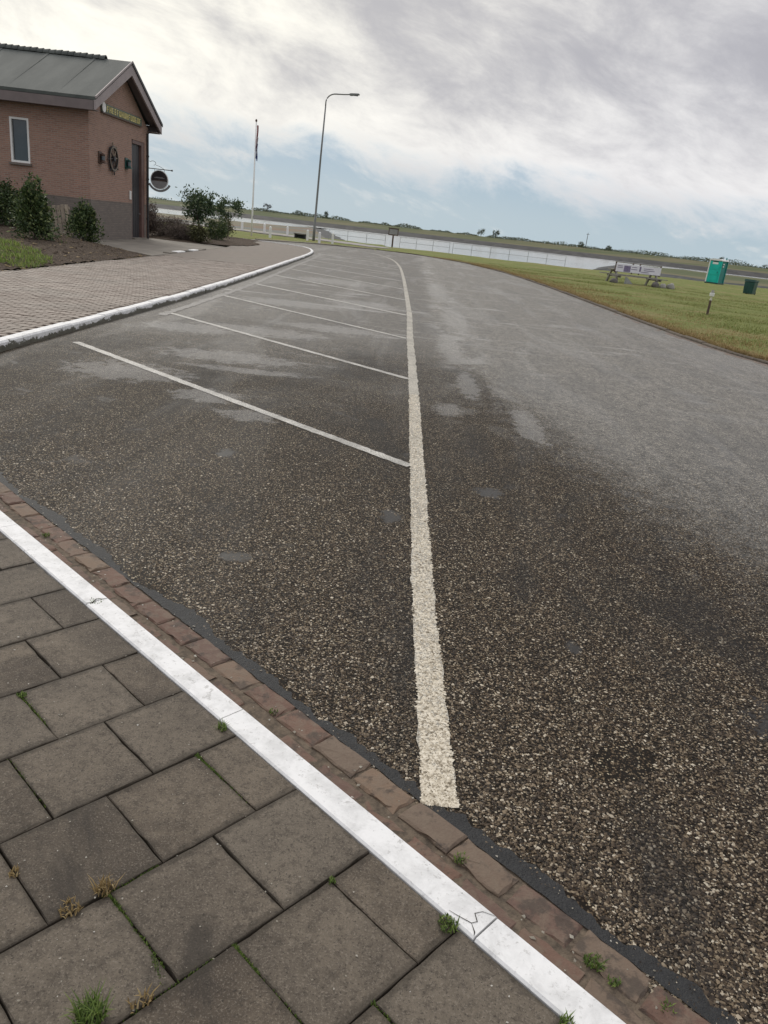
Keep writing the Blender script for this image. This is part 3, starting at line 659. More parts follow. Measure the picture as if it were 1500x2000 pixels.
# gutter: two rows of bricks bedded in mortar
gut = tag(MB().prism([kp(9, .114), kp(-5.75, .114), kp(-5.75, .36), kp(9, .36)], -.1, -.002, 'z').build('gutter', MORTAR), kind='structure')
gm = [worn_slab('brick', .199, .104, .05, 60 + k_, GBRICK, .007, .0035, 8, .003) for k_ in range(8)]; gi = [worn_slab('brick', .197, .088, .05, 80 + k_, GBRICK, .008, .005, 8, .003) for k_ in range(5)]
kang = math.atan2(KT.y, KT.x)
for row, off in ((0, .300), (1, .186)):
    for q in range(46):
        s_ = -5.6 + q * .207 + row * .09 + rt.uniform(-.006, .006)
        if s_ > 3.6 or (row == 1 and rt.random() < .12): continue
        c = kp(s_, off + rt.uniform(-.006, .006))
        link_mesh('brick', rt.choice(gm if row == 0 else gi), None, gut, (c[0], c[1], .007 + rt.uniform(-.005, .004) - row * .004), (rt.uniform(-.03, .03), rt.uniform(-.02, .02), kang + rt.uniform(-.025, .025) + (math.pi if rt.random() < .5 else 0)))
# red bricks showing in the gutter of the lawn side
g2 = tag(empty('lawn_gutter'), kind='structure'); er2 = [Vector(p) for p in lerp_poly(EDGE_R[2:9], .21)]
for row in range(2):
    for i in range(len(er2) - 1):
        p = er2[i]; t = (er2[i + 1] - p).normalized(); nr = Vector((-t.y, t.x)); dens = 1.0 if p.y < 19.5 else (.5 if p.y < 24 else .12)
        if rt.random() > dens * (1 if row == 0 else .55): continue
        q = p + nr * (.07 + row * .115); link_mesh('brick', rt.choice(gm), None, g2, (q.x, q.y, .001), (0, 0, math.atan2(t.y, t.x) + rt.uniform(-.03, .03)))
# bitumen skirt between bricks and chippings, ragged on the road side
def ragged(name, s0, s1, o0, width, z, mat, n, parent, amp):
    vs = []
    for i in range(n + 1):
        s_ = s0 + (s1 - s0) * i / n
        a0 = kp(s_, o0 + .006 * fbm(s_ * 12, 3, 0, 1)); a1 = kp(s_, o0 + max(.012, width + amp * fbm(s_ * 2.2, 7, 0, 1, 5) + .02 * fbm(s_ * 21, 1, 4, 1, 3)))
        vs += [(a0[0], a0[1], z), (a1[0], a1[1], z)]
    fs = np.array([(2 * i, 2 * i + 2, 2 * i + 3, 2 * i + 1) for i in range(n)]); me = fast_mesh(name, np.array(vs), fs)
    if me.polygons[0].normal.z < 0: me.flip_normals()
    return link_mesh(name, me, mat, parent)
ragged('bitumen_seam', -5.6, 3.4, .350, .052, .0035, BITUMEN, 1100, road, .06)

# ------------------------------------------------------------------ painted lines
def strip(name, pts, wd, z, mat, rag=.006, step=.02):
    P = [Vector(p) for p in lerp_poly(pts, step)]; vs = []
    for i, p in enumerate(P):
        t = (P[min(i + 1, len(P) - 1)] - P[max(0, i - 1)]).normalized(); nr = Vector((-t.y, t.x)); s_ = i * step
        a = wd / 2 + rag * fbm(s_ * 18, 1, z * 99 + wd * 7, 1, 3); c = wd / 2 + rag * fbm(s_ * 18, 5, z * 99 + wd * 3, 1, 3)
        vs += [(p.x + nr.x * a, p.y + nr.y * a, z), (p.x - nr.x * c, p.y - nr.y * c, z)]
    me = fast_mesh(name, np.array(vs), np.array([(2 * i, 2 * i + 1, 2 * i + 3, 2 * i + 2) for i in range(len(P) - 1)]))
    if me.polygons[0].normal.z < 0: me.flip_normals()
    return tag(link_mesh(name, me, mat), kind='structure')
LINE_PTS = [(.285, 2.0), (.25, 3.3), (.217, 5.7), (.17, 9.4), (.105, 13.2), (.055, 17.2), (-.09, 23.2), (-.30, 30.7), (-.61, 38.7), (-1.19, 45.8), (-2.2, 50.9), (-3.4, 53.6), (-5.4, 55.0)]
strip('lane_line', LINE_PTS, .112, .004, LINE, .016, .02)
def line_x(y):
    for a_, b_ in zip(LINE_PTS, LINE_PTS[1:]):
        if a_[1] <= y <= b_[1]: return a_[0] + (b_[0] - a_[0]) * (y - a_[1]) / (b_[1] - a_[1])
    return -.5
for i in range(10):
    y = 5.70 + 3.68 * i; xl = line_x(y) - .055; kx = -3.98 if i == 0 else kerb_back(y + 3.5) + .43
    strip('bay_line', [(xl, y), ((xl + kx) / 2, y + 1.8), (kx, y + 3.62 - .02 * i)], .100 if i < 3 else .13, .0042, BAYLINE, .012, .03)
strip('kerb_side_line', [(kerb_back(y) + .50 + .03 * math.sin(y), y) for y in (12.5, 16, 20, 25, 30, 35, 40, 43)], .14, .0046, FAINT, .05, .08)

# ------------------------------------------------------------------ loose stone chips standing proud of the near road
def chips(name, xy, size, z, mat, parent):
    n = len(xy); yaw = RNG.uniform(0, 2 * math.pi, n); s_ = size * np.clip(RNG.lognormal(0, .36, n), .45, 2.1); fl = RNG.uniform(.45, .8, n)
    base = np.array([(1, 0, 0), (0, .75, 0), (-1, 0, 0), (0, -.75, 0), (.15, .1, .8)], float)
    V = base[None] * np.ones((n, 1, 1)); V[:, :, :2] += RNG.uniform(-.28, .28, (n, 5, 2)); V[:, :4, 2] += RNG.uniform(-.1, .25, (n, 4))
    V = V * s_[:, None, None]; V[:, :, 2] *= fl[:, None]
    c, s2 = np.cos(yaw)[:, None], np.sin(yaw)[:, None]
    X = V[:, :, 0] * c - V[:, :, 1] * s2 + xy[:, 0:1]; Y = V[:, :, 0] * s2 + V[:, :, 1] * c + xy[:, 1:2]; Z = V[:, :, 2] + z
    vv = np.stack([X, Y, Z], 2).reshape(-1, 3); ff = np.array([(0, 1, 4), (1, 2, 4), (2, 3, 4), (3, 0, 4)])
    F = (np.arange(n)[:, None, None] * 5 + ff[None]).reshape(-1, 3)
    return tag(link_mesh(name, fast_mesh(name, vv, F), mat, parent), kind='stuff')
N = 400000
yy = 1.0 + 6.2 * RNG.random(N) ** 1.7; xx = RNG.uniform(-1, 1, N) * (yy * .62 + .45) + .12 * yy
off = (xx - K0.x) * KN.x + (yy - K0.y) * KN.y
nz = np.array([fbm(x, y, 2, 1.5, 4) for x, y in zip(xx[::1], yy[::1])]) if N < 1 else np.sin(xx * 3.1 + 2 * np.sin(yy * 1.7)) * np.cos(yy * 2.3 + xx)
lx = np.interp(yy, [p[1] for p in LINE_PTS[:6]], [p[0] for p in LINE_PTS[:6]])
on_line = (np.abs(xx - lx) < .056 + .006 * RNG.standard_normal(N)) & (yy > 2.0 + .012 * RNG.standard_normal(N))
s_al = (xx - K0.x) * KT.x + (yy - K0.y) * KT.y
rag = .368 + .04 * np.sin(s_al * 5.1) + .03 * np.sin(s_al * 13.7 + 1) + .02 * np.sin(s_al * 31)
spot = np.zeros(N, bool)
for (sx_, sy_, ra, rb) in SPOTS: spot |= ((xx - sx_) / ra) ** 2 + ((yy - sy_) / rb) ** 2 + .45 * np.sin(xx * 41 + sy_) * np.sin(yy * 37) < .9 - .75 * RNG.random(N)
keep = (off > rag) & ~spot & (RNG.random(N) < np.clip((7.0 - yy) / 3.0, 0, 1)) & ~((nz > .93)) & (RNG.random(N) < np.clip(1.35 - .30 * np.maximum(0, xx - .9 - .1 * yy), .25, 1))
norm = keep & ~on_line
chips('chippings', np.stack([xx[norm], yy[norm]], 1), .0044, .0005, CHIPS, road)
NL = 12000; ly = 1.985 + 6.5 * RNG.random(NL) ** 2.2; lxx = np.interp(ly, [p[1] for p in LINE_PTS[:6]], [p[0] for p in LINE_PTS[:6]]) + .050 * np.clip(RNG.uniform(-1.1, 1.1, NL) + .06 * RNG.standard_normal(NL), -1.3, 1.3)
chips('painted_chippings', np.stack([lxx, ly], 1), .0056, .0035, PCHIPS, road)
# light grit on the tiles
NG = 1500; gs = RNG.uniform(-3.6, 1.6, NG); gd = RNG.random(NG) ** .8 * 1.9 + .01; gxy = np.array([kp(a_, -b_) for a_, b_ in zip(gs, gd)])
chips('grit', gxy, .0026, .0895, GRIT, pavement)
NG = 260; gs = RNG.uniform(-3.6, 1.6, NG); gd = RNG.uniform(.12, .42, NG); chips('gutter_grit', np.array([kp(a_, b_) for a_, b_ in zip(gs, gd)]), .0042, .006, GRIT, gut)

# ------------------------------------------------------------------ plants
def blades(n, cx, cy, z, spread, h, w_, mat, name, parent=None, lean=.5, zf=None, xy=None, rnd=RNG):
    if xy is None:
        a = rnd.uniform(0, 2 * math.pi, n); r_ = spread * np.sqrt(rnd.random(n)); xy = np.stack([cx + r_ * np.cos(a), cy + r_ * np.sin(a)], 1)
    n = len(xy); yaw = rnd.uniform(0, 2 * math.pi, n); hh = h * rnd.uniform(.45, 1.25, n); ln = lean * rnd.uniform(.1, 1.2, n) * hh
    zz = np.full(n, z) if zf is None else zf
    ux, uy = np.cos(yaw), np.sin(yaw); wx, wy = -uy * w_ / 2, ux * w_ / 2
    p0 = np.stack([xy[:, 0] - wx, xy[:, 1] - wy, zz], 1); p1 = np.stack([xy[:, 0] + wx, xy[:, 1] + wy, zz], 1)
    m0 = np.stack([xy[:, 0] + ux * ln * .35 - wx * .8, xy[:, 1] + uy * ln * .35 - wy * .8, zz + hh * .6], 1); m1 = np.stack([xy[:, 0] + ux * ln * .35 + wx * .8, xy[:, 1] + uy * ln * .35 + wy * .8, zz + hh * .6], 1)
    tp = np.stack([xy[:, 0] + ux * ln, xy[:, 1] + uy * ln, zz + hh], 1)
    V = np.stack([p0, p1, m1, m0, tp], 1).reshape(-1, 3); b = np.arange(n)[:, None] * 5
    F = np.concatenate([b + [0, 1, 2], b + [0, 2, 3], b + [3, 2, 4]], 1).reshape(-1, 3)
    return link_mesh(name, fast_mesh(name, V, F), mat, parent)
def leaf_cloud(n, rad, size, mat, name, parent, loc, seed, clumps=40, shell=.55, top=0.0, aspect=.5, zmin=None, upr=0.0, cone=0.0):
    rg = np.random.default_rng(seed)
    d_ = rg.standard_normal((clumps, 3)); d_ /= np.linalg.norm(d_, axis=1)[:, None]; rr = (shell + (1 - shell) * rg.random(clumps))[:, None]
    cc = d_ * rr; cc[:, 2] += top * np.abs(cc[:, 2]) * (rg.random(clumps) - .3)
    ci = rg.integers(0, clumps, n); P = cc[ci] + rg.standard_normal((n, 3)) * (.17 * (.5 + rg.random(clumps)))[ci][:, None]
    stray = rg.random(n) < .05; P[stray] *= rg.uniform(1.05, 1.35, (stray.sum(), 1))
    P = P * np.array(rad)
    out = P / np.array(rad); out /= (np.linalg.norm(out, axis=1)[:, None] + 1e-6)
    A = rg.standard_normal((n, 3)) * .8 + out * .7; A[:, 2] += upr; A /= np.linalg.norm(A, axis=1)[:, None]
    B = np.cross(A, rg.standard_normal((n, 3))); B /= np.linalg.norm(B, axis=1)[:, None]
    L_ = (size * rg.uniform(.6, 1.3, n))[:, None]
    if cone: P[:, :2] *= np.clip(1.0 - cone * (P[:, 2:3] / rad[2]), .15, 1.6)
    V = np.stack([P, P + A * L_ * .5 + B * L_ * aspect * .5, P + A * L_, P + A * L_ * .5 - B * L_ * aspect * .5], 1)
    if zmin is not None: V[:, :, 2] = np.maximum(V[:, :, 2], zmin)
    F = np.arange(n)[:, None] * 4 + np.array([[0, 1, 2, 3]])
    return link_mesh(name, fast_mesh(name, V.reshape(-1, 3), F), mat, parent, loc)
def stems(parent, h, spread, n, rad, seed, name='stem', mat=None):
    rd = random.Random(seed)
    for i in range(n):
        a = rd.uniform(0, 6.28); r_ = spread * rd.uniform(.3, 1); k_ = rd.uniform(.7, 1)
        pts = [(rd.uniform(-.04, .04), rd.uniform(-.04, .04), -.06), (r_ * .3 * math.cos(a), r_ * .3 * math.sin(a), h * .4 * k_), (r_ * math.cos(a), r_ * math.sin(a), h * k_)]
        MB().tube(pts, [rad, rad * .75, rad * .35], 6).build(name, mat or BARK, parent)
def bush(name, label, loc, rad, nl, size, mat, seed, group=None, zc=None, cat='bush', **kw):
    r_ = tag(empty(name, loc), label, cat, group); zc = rad[2] * .92 if zc is None else zc
    leaf_cloud(nl, rad, size, mat, 'foliage', r_, (0, 0, zc), seed, zmin=-zc + .01, **kw); stems(r_, zc * 1.3, rad[0] * .5, 5, .018, seed); return r_
def small_tree(name, label, loc, trunk, rad, nl, size, mat, seed, **kw):
    r_ = tag(empty(name, loc), label, 'tree'); MB().tube([(0, 0, -.1), (.03, .01, trunk * .5), (-.02, .02, trunk), (0, 0, trunk + rad[2] * .7)], [.05, .042, .035, .012], 8).build('trunk', BARK, r_)
    rd = random.Random(seed)
    for i in range(7):
        a = i * .9 + rd.uniform(0, .5); e = rd.uniform(.4, .85); MB().tube([(0, 0, trunk * rd.uniform(.75, 1.1)), (rad[0] * .4 * math.cos(a), rad[1] * .4 * math.sin(a), trunk + rad[2] * .3 * e), (rad[0] * e * math.cos(a), rad[1] * e * math.sin(a), trunk + rad[2] * e * 1.1)], [.022, .014, .006], 6).build('branch', BARK, r_)
    leaf_cloud(nl, rad, size, mat, 'crown', r_, (0, 0, trunk + rad[2] * .75), seed, **kw); return r_

# soil beds
def bed(name, poly_fn, x0, x1, y0, y1, hfn, mat, st=.22):
    xs_ = np.arange(x0, x1 + .01, st); ys_ = np.arange(y0, y1 + .01, st); V = []
    for y in ys_:
        for x in xs_: V.append((x, y, hfn(x, y)))
    k_ = len(xs_); i_, j_ = np.meshgrid(np.arange(len(ys_) - 1), np.arange(k_ - 1), indexing='ij'); a_ = (i_ * k_ + j_).ravel()
    F = np.stack([a_, a_ + 1, a_ + k_ + 1, a_ + k_], 1); Vn = np.array(V); cen = Vn[F].mean(1); ok = np.array([poly_fn(c[0], c[1]) for c in cen])
    return tag(link_mesh(name, fast_mesh(name, Vn, F[ok]), mat), kind='structure')
def b1(x, y): return x < -8.12 - max(0, (y - 24.6)) * .9 + .04 * math.sin(y * 5) and y < 29.25
def h1(x, y):
    e = min(1, max(0, -8.1 - max(0, (y - 24.6)) * .9 - x) / 2.2); return .085 + .22 * e + .05 * fbm(x, y, 0, 1.6) * min(1, e * 4 + .2) + .03 * fbm(x, y, 8, 5)
bed('flower_bed', b1, -26, -8.0, 8, 29.4, h1, SOIL)
def b2(x, y): return (x + 10.6) ** 2 / 6.2 + (y - 41.3) ** 2 / 27 < 1 or (x < -9.2 and 36.4 < y < 50)
bed('shrub_bed', b2, -26, -8.0, 35.9, 50.5, lambda x, y: .10 + .10 * min(1, max(0, 1 - (x + 10.6) ** 2 / 6.2 - (y - 41.3) ** 2 / 27) * 2) + .03 * fbm(x, y, 0, 2), SOIL)
tag(ngon_sheet('apron', [(-11.86, 29.1), (-10.9, 27.5), (-8.13, 24.9), (-8.13, 29), (-8.4, 36.0), (-9.3, 36.6), (-11.86, 36.4)], .094, CONCRETE, .05), kind='structure')
es = tag(empty('edging'), kind='structure')
for i in range(5):
    if i == 2: continue
    MB().box((0, 0, 0), (.22, .98 - (.25 if i == 3 else 0), .09), bev=.015).build('edging_stone', WHITEP if i in (1, 3) else CONCRETE, es, (-8.28 - .012 * i, 27.3 + i * 1.0, .085), (rt.uniform(-.03, .03), 0, rt.uniform(-.02, .04)))
MB().box((0, 0, 0), (.26, 1.05, .05), bev=.01).build('sunken_slab', JOINT, es, (-8.31, 29.3, .075), (0, 0, .02))

NC = 5200; cx_ = RNG.uniform(-13.2, -8.1, NC); cy_ = RNG.uniform(11, 29, NC); ok = np.array([b1(a_, b_) for a_, b_ in zip(cx_, cy_)])
cz_ = [h1(a_, b_) for a_, b_ in zip(cx_[ok], cy_[ok])]
clod = chips('soil_clods', np.stack([cx_[ok], cy_[ok]], 1), .040, 0.0, SOIL, None); vz = np.repeat(np.array(cz_) - .012, 5); co = np.zeros(len(clod.data.vertices) * 3, np.float32); clod.data.vertices.foreach_get('co', co); co[2::3] += vz; clod.data.vertices.foreach_set('co', co); clod.data.update()
tag(clod, 'loose brown soil clods in the planting bed', 'soil')
lit = chips('leaf_litter', np.stack([cx_[ok][::5] + .1, cy_[ok][::5]], 1), .035, .0, STRAW, None); lz_ = np.repeat(np.array([h1(a_, b_) for a_, b_ in zip(cx_[ok][::5] + .1, cy_[ok][::5])]), 5); co = np.zeros(len(lit.data.vertices) * 3, np.float32); lit.data.vertices.foreach_get('co', co); co[2::3] = co[2::3] * .4 + lz_; lit.data.vertices.foreach_set('co', co); lit.data.update()
tag(lit, 'pale dead leaves scattered over the planting bed', 'leaf litter')
# grass hummock in the bed
gp = []
for _ in range(16000):
    x = random.uniform(-12.5, -7.9); y = random.uniform(15.2, 22.5); u = ((x + 9.6) * .8 + (y - 18.8) * .55); v = (-(x + 9.6) * .55 + (y - 18.8) * .8)
    if (v / 2.6) ** 2 + (u / .75) ** 2 + .5 * fbm(x, y, 3, 1.1) < 1 and b1(x, y): gp.append((x, y))
gp = np.array(gp); gz = np.array([h1(x, y) - .01 for x, y in gp])
tag(blades(0, 0, 0, 0, 0, .10, .012, GRASS, 'grass_clump', None, 1.0, gz, gp), 'bright green hummock of long grass in the soil bed', 'grass', kind='stuff')
# lawn blades nearest the road
lp = []
for _ in range(150000):
    y = 12 + 46 * random.random() ** 1.6; x = edge_x(y) + .12 + (20 - .1 * y) * random.random() ** 1.35
    lp.append((x, y))
lp = np.array(lp); lz = np.array([.03] * len(lp)); drydist = lp[:, 0] - np.array([edge_x(y) for y in lp[:, 1]])
nzz = np.sin(lp[:, 0] * 1.3 + np.sin(lp[:, 1] * .9) * 2) * .8 + drydist; isdry = nzz < 2.0 + 1.0 * RNG.standard_normal(len(lp))
tag(blades(0, 0, 0, 0, 0, .060, .012, LAWNB, 'lawn_grass', None, 1.0, lz[~isdry], lp[~isdry]), 'short olive green lawn grass beside the road', 'grass', kind='stuff')
kp_ = np.array([(edge_x(y) + .13 + abs(random.gauss(0, .22)) * (1.6 if fbm(0, y, 4, .5) > .05 else .6), y) for y in (12 + 40 * random.random() ** 1.5 for _ in range(9000))])
tag(blades(0, 0, 0, 0, 0, .11, .012, STRAW, 'kerb_grass', None, 1.4, np.full(len(kp_), .0), kp_), 'ragged straw tufts hanging over the mossy kerb', 'grass', kind='stuff')
tag(blades(0, 0, 0, 0, 0, .075, .012, STRAW, 'dry_grass', None, 1.3, lz[isdry], lp[isdry]), 'dry straw coloured grass along the lawn kerb', 'grass', kind='stuff')
bare = lambda x, y: 0

bush('evergreen_bush', 'largest dark evergreen bush, bushy cone shape, beside the leaning pallet', (-10.95, 23.1, .2), (.52, .52, .84), 5200, .10, LEAF_D, 11, cat='bush', clumps=70, shell=.35, upr=.6, cone=.55)
bush('evergreen_bush', 'smaller dark evergreen bush against the brick building corner', (-10.85, 26.3, .2), (.46, .42, .64), 3600, .095, LEAF_D, 12, clumps=60, shell=.35, upr=.6, cone=.5)
bush('evergreen_bush', 'spreading dark bush under the narrow white window', (-14.6, 27.9, .3), (1.0, .7, .80), 5200, .11, LEAF_D, 13, clumps=70, shell=.4)
small_tree('shrub_tree', 'small round evergreen tree in the bed past the building', (-10.3, 38.3, .15), 1.0, (.72, .72, .74), 2600, .13, LEAF_M, 21, clumps=30, shell=.4, upr=.4)
small_tree('shrub_tree', 'small wide evergreen tree with bare forked trunk near the flagpole', (-11.5, 49.6, .12), 1.05, (.85, .8, .62), 1900, .13, LEAF_M, 22, clumps=24, shell=.5, upr=.3)
bush('round_bush', 'clipped dark green round bush between the two small trees', (-9.95, 40.4, .18), (.5, .5, .56), 3800, .08, LEAF_D, 23, clumps=60, shell=.6)
bush('olive_bush', 'low loose olive green bush at the foot of the round tree', (-9.85, 36.9, .15), (.42, .42, .42), 1700, .10, LEAF_O, 24, clumps=26, shell=.4)
bush('olive_bush', 'tall thin yellowish bush under the forked small tree', (-10.9, 45.5, .15), (.6, .6, .55), 1700, .10, LEAF_O, 27, clumps=30, shell=.3)
bush('heather_hedge', 'grey brown leafless hedge against the building far corner', (-11.9, 38.6, .12), (1.35, 1.0, .46), 9000, .12, LEAF_H, 25, cat='hedge', clumps=110, shell=.35, aspect=.18)
bush('heather_hedge', 'lower grey brown hedge in front of the round tree', (-10.9, 37.2, .12), (.8, .6, .36), 4200, .11, LEAF_H, 26, cat='hedge', clumps=60, shell=.35, aspect=.18)
bush('reed_bush', 'tall rust brown bush touching the building far corner', (-12.75, 38.2, .1), (.5, .6, .72), 4000, .16, LEAF_H, 28, clumps=60, shell=.3, aspect=.2, upr=.5)

# weeds in the joints (position along the kerb, distance from it, size, kind)
for i, (px, py, z, n_, sp, h_, m_, lab, grp) in enumerate([
    (*kp(.30, -.002), .088, 90, .030, .022, WEED, 'leafy weed at the crack in the white kerb', None),
    (*kp(-.70, -.004), .088, 60, .020, .030, WEED, 'grass tuft beside white kerb where hairline cracks cross it', None),
    (*kp(-1.745, .06), .088, 40, .034, .012, WEED, 'moss tuft filling the open joint in the white kerb', None),
    (*kp(.650, .002), .088, 50, .022, .024, WEED, 'small weed at the kerb end of a tile joint', None),
    (*kp(.136, .262), .002, 60, .022, .022, WEED, 'round leafy weed in the gutter beside a pale brick', None),
    (*kp(.581, .272), .002, 90, .030, .022, WEED, 'largest yellow green weed in the brick gutter', None),
    (*kp(.644, .262), .002, 36, .020, .018, WEED, 'sprig in the gutter touching the largest gutter weed', None),
    (*kp(.770, .30), .002, 36, .018, .018, WEED, 'mossy weed between two red gutter bricks', None),
    (*kp(-.76, .262), .002, 24, .020, .016, WEED, 'faint weed in the gutter level with the cracked kerb', None),
    (*kp(-2.71, .25), .002, 40, .024, .018, WEED, 'weed in the gutter where the kerb meets worn bricks', None),
    (*kp(-.05, -.775), .087, 190, .036, .050, WEED, 'large green grass tuft with dry stalks on a tile joint', None),
    (*kp(-.335, -.600), .087, 80, .026, .042, STRAW, 'dry yellow grass tuft where two tile joints meet', None),
    (*kp(-.332, -.690), .087, 60, .028, .022, STRAW, 'low dry grass sprig along a tile joint', None),
    (*kp(-.01, -.680), .087, 30, .030, .028, STRAW, 'sparse dry stalks beside the large green tuft', None),
    (*kp(-1.260, -.440), .087, 50, .018, .014, WEED, 'tiny green sprig and moss in a joint between full tiles', None),
    (*kp(.010, -.140), .087, 26, .012, .014, WEED, 'tiny green sprig at the inner corner of a half tile', None),
    (*kp(-.52, -.750), .087, 30, .014, .016, STRAW, 'small dry sprig at a tile corner', None)]):
    o = empty('weed', (px, py, z)); tag(o, lab, 'weed', grp)
    blades(n_, 0, 0, 0, sp * .9, h_ * .72, .0042 if h_ < .03 else .0035, m_, 'leaves', o, 1.1)
# moss lying in some of the tile joints
mv = []
for (s0, d0, s1, d1, q_) in ((-.644, .140, -.50, .140, 420), (-.644, .140, -.36, .140, 130), (.0, .445, .10, .445, 500), (.0, .445, .31, .447, 330), (-.33, .595, -.05, .597, 330), (-.1, .60, -.02, .62, 200), (.322, .29, .5, .292, 160), (.645, .14, .8, .14, 260), (-1.26, .44, -1.05, .44, 200), (-.96, .59, -.7, .592, 120), (.0, .5, .0, .72, 150), (-.322, .46, -.322, .62, 130), (.36, 1.0, .6, 1.0, 200)):
    for q in range(q_):
        t_ = random.random() ** 1.6; mv.append(kp(s0 + (s1 - s0) * t_ + random.gauss(0, .0028), -(d0 + (d1 - d0) * t_) + random.gauss(0, .0030)))
tag(blades(0, 0, 0, 0, 0, .008, .004, WEED, 'moss', pavement, .6, np.full(len(mv), .080), np.array(mv)), kind='stuff')

# ------------------------------------------------------------------ the brick building
bx, by0, by1, bxl, zt = -11.8, 29.3, 35.5, -24.0, 4.55; ym = (by0 + by1) / 2; zr = 6.28
house = tag(empty('brick_building', (bx, by0, .09)), 'brown brick gabled building with grey roof beside the footpath', 'building')
def hb(name, mb, mat, parent=None, smooth=False):
    p = parent or house; o = mb.build(name, mat, p, smooth=smooth)
    base = Vector((bx, by0, .09))
    if p is house: o.location = -base
    return o
# walls: side wall with window opening, gable with door opening, back and far end
wx0, wx1, wz0, wz1 = -14.62, -13.93, 2.46, 3.92; th = .28; dy0, dy1, dz1 = 33.6, 35.15, 3.92
mb = MB()
for (a_, b_, c_, d_) in ((bxl, wx0, 1.5, zt), (wx1, bx, 1.5, zt), (wx0, wx1, 1.5, wz0), (wx0, wx1, wz1, zt)): mb.box(((a_ + b_) / 2, by0 + th / 2, (c_ + d_) / 2), (b_ - a_, th, d_ - c_))
for (a_, b_, c_, d_) in ((by0 + th, dy0, 1.5, zt), (dy1, by1, 1.5, zt), (dy0, dy1, dz1, zt)): mb.box((bx - th / 2, (a_ + b_) / 2, (c_ + d_) / 2), (th, b_ - a_, d_ - c_))
mb.prism([(by0 + .02, zt), (by1 - .02, zt), (ym, zr)], bx - th, bx, 'x')
mb.box(((bxl + bx) / 2, by1 + .14 - th / 2, zt / 2), (bx - bxl - .01, th, zt)); mb.box((bxl - .14, (by0 + by1) / 2, zt / 2), (th, by1 - by0, zt)); hb('wall', mb, WALL)
mb = MB()
mb.box(((bxl + bx) / 2, by0 + th / 2, .75), (bx - bxl, th - .02, 1.5)); 
for (a_, b_) in ((by0 + th, dy0), (dy1, by1)): mb.box((bx - th / 2, (a_ + b_) / 2, .75), (th - .02, b_ - a_, 1.5))
hb('plinth', mb, PLINTH)
# window
win = hb('window', MB().box(((wx0 + wx1) / 2, by0 + .10, (wz0 + wz1) / 2), (wx1 - wx0 - .10, .02, wz1 - wz0 - .10)), GLASS)
fr = MB()
for (cx_, cz_, sx_, sz_) in ((wx0 + .035, (wz0 + wz1) / 2, .07, wz1 - wz0), (wx1 - .035, (wz0 + wz1) / 2, .07, wz1 - wz0), ((wx0 + wx1) / 2, wz0 + .035, wx1 - wx0 - .14, .07), ((wx0 + wx1) / 2, wz1 - .035, wx1 - wx0 - .14, .07)): fr.box((cx_, by0 + .055, cz_), (sx_, .09, sz_))
fr.build('frame', WHITEP, win); MB().box(((wx0 + wx1) / 2, by0 - .01, wz0 - .045), (wx1 - wx0 + .1, .16, .07)).build('sill', PLINTH, win)
# door
door = hb('door', MB().box((bx - .16, (dy0 + dy1) / 2 - .1, dz1 / 2 + .05), (.06, dy1 - dy0 - .36, dz1 - .1)), DOORM)
db = MB()
for i in range(5): db.box((bx - .125, dy0 + .16 + i * .22, 2.0), (.02, .19, 3.6))
db.build('door_panel', DOORM, door)
fr = MB(); fr.box((bx - .10, dy0 + .05, dz1 / 2 + .05), (.14, .10, dz1 - .1)); fr.box((bx - .10, dy1 - .16, dz1 / 2 + .05), (.16, .32, dz1 - .1)); fr.box((bx - .10, (dy0 + dy1) / 2 - .05, dz1 - .07), (.15, dy1 - dy0 - .44, .14)); fr.build('door_frame', DOORF, door)
MB().tube([(bx - .10, dy1 - .48, 1.1), (bx - .03, dy1 - .48, 1.1), (bx - .03, dy1 - .60, 1.1)], .014, 6).build('handle', GALV, door)
hb('threshold', MB().box((bx - .06, (dy0 + dy1) / 2, .115), (.34, dy1 - dy0, .06)), CONCRETE)
# roof
ov, oe = .45, .52; tk = .10; xe = bx + ov; sl = (zr + .20 - 4.78) / (ym - (by0 - oe)); ze = 4.78
def roofz(y): return zr + .20 - sl * abs(y - ym)
roof = hb('roof', MB().prism([(by0 - oe, ze), (ym, zr + .20), (by1 + oe, ze), (by1 + oe, ze - tk), (ym, zr + .20 - tk), (by0 - oe, ze - tk)], bxl - .4, xe, 'x'), ROOF)
for i in range(9):          # overlaps of the felt sheets, leaning down the slope
    x = xe - 1.35 - i * 1.75; mb = MB(); a_ = (x, by0 - oe + .01, ze + .012); b_ = (x + .02, ym - .02, zr + .20 + .003)
    mb.add([(x - .05, a_[1], ze + .004), (x + .05, a_[1], ze + .004), (x + .05, b_[1], b_[2] + .001), (x - .05, b_[1], b_[2] + .001), (x - .05, a_[1], ze + .009), (x + .05, a_[1], ze + .006), (x + .05, b_[1], b_[2] + .006), (x - .05, b_[1], b_[2] + .009)], [(0, 1, 2, 3), (4, 5, 6, 7), (0, 1, 5, 4), (1, 2, 6, 5), (2, 3, 7, 6), (3, 0, 4, 7)]); mb.build('seam', ROOF, roof)
rm = MB()
for k_ in range(9):
    a_ = math.pi * k_ / 8; pass
prof = [(math.cos(math.pi * k_ / 8) * .15, math.sin(math.pi * k_ / 8) * .13) for k_ in range(9)]
vs = [(0, p[0], p[1]) for p in prof] + [(.25, p[0] * 1.18, p[1] * 1.3) for p in prof] + [(0, p[0] * .82, p[1] * .82 - .01) for p in prof] + [(.25, p[0], p[1]) for p in prof]
fs = [(i, i + 1, 9 + i + 1, 9 + i) for i in range(8)] + [(18 + i, 27 + i, 27 + i + 1, 18 + i + 1) for i in range(8)] + [(i, 18 + i, 18 + i + 1, i + 1) for i in range(8)] + [(9 + i, 9 + i + 1, 27 + i + 1, 27 + i) for i in range(8)]
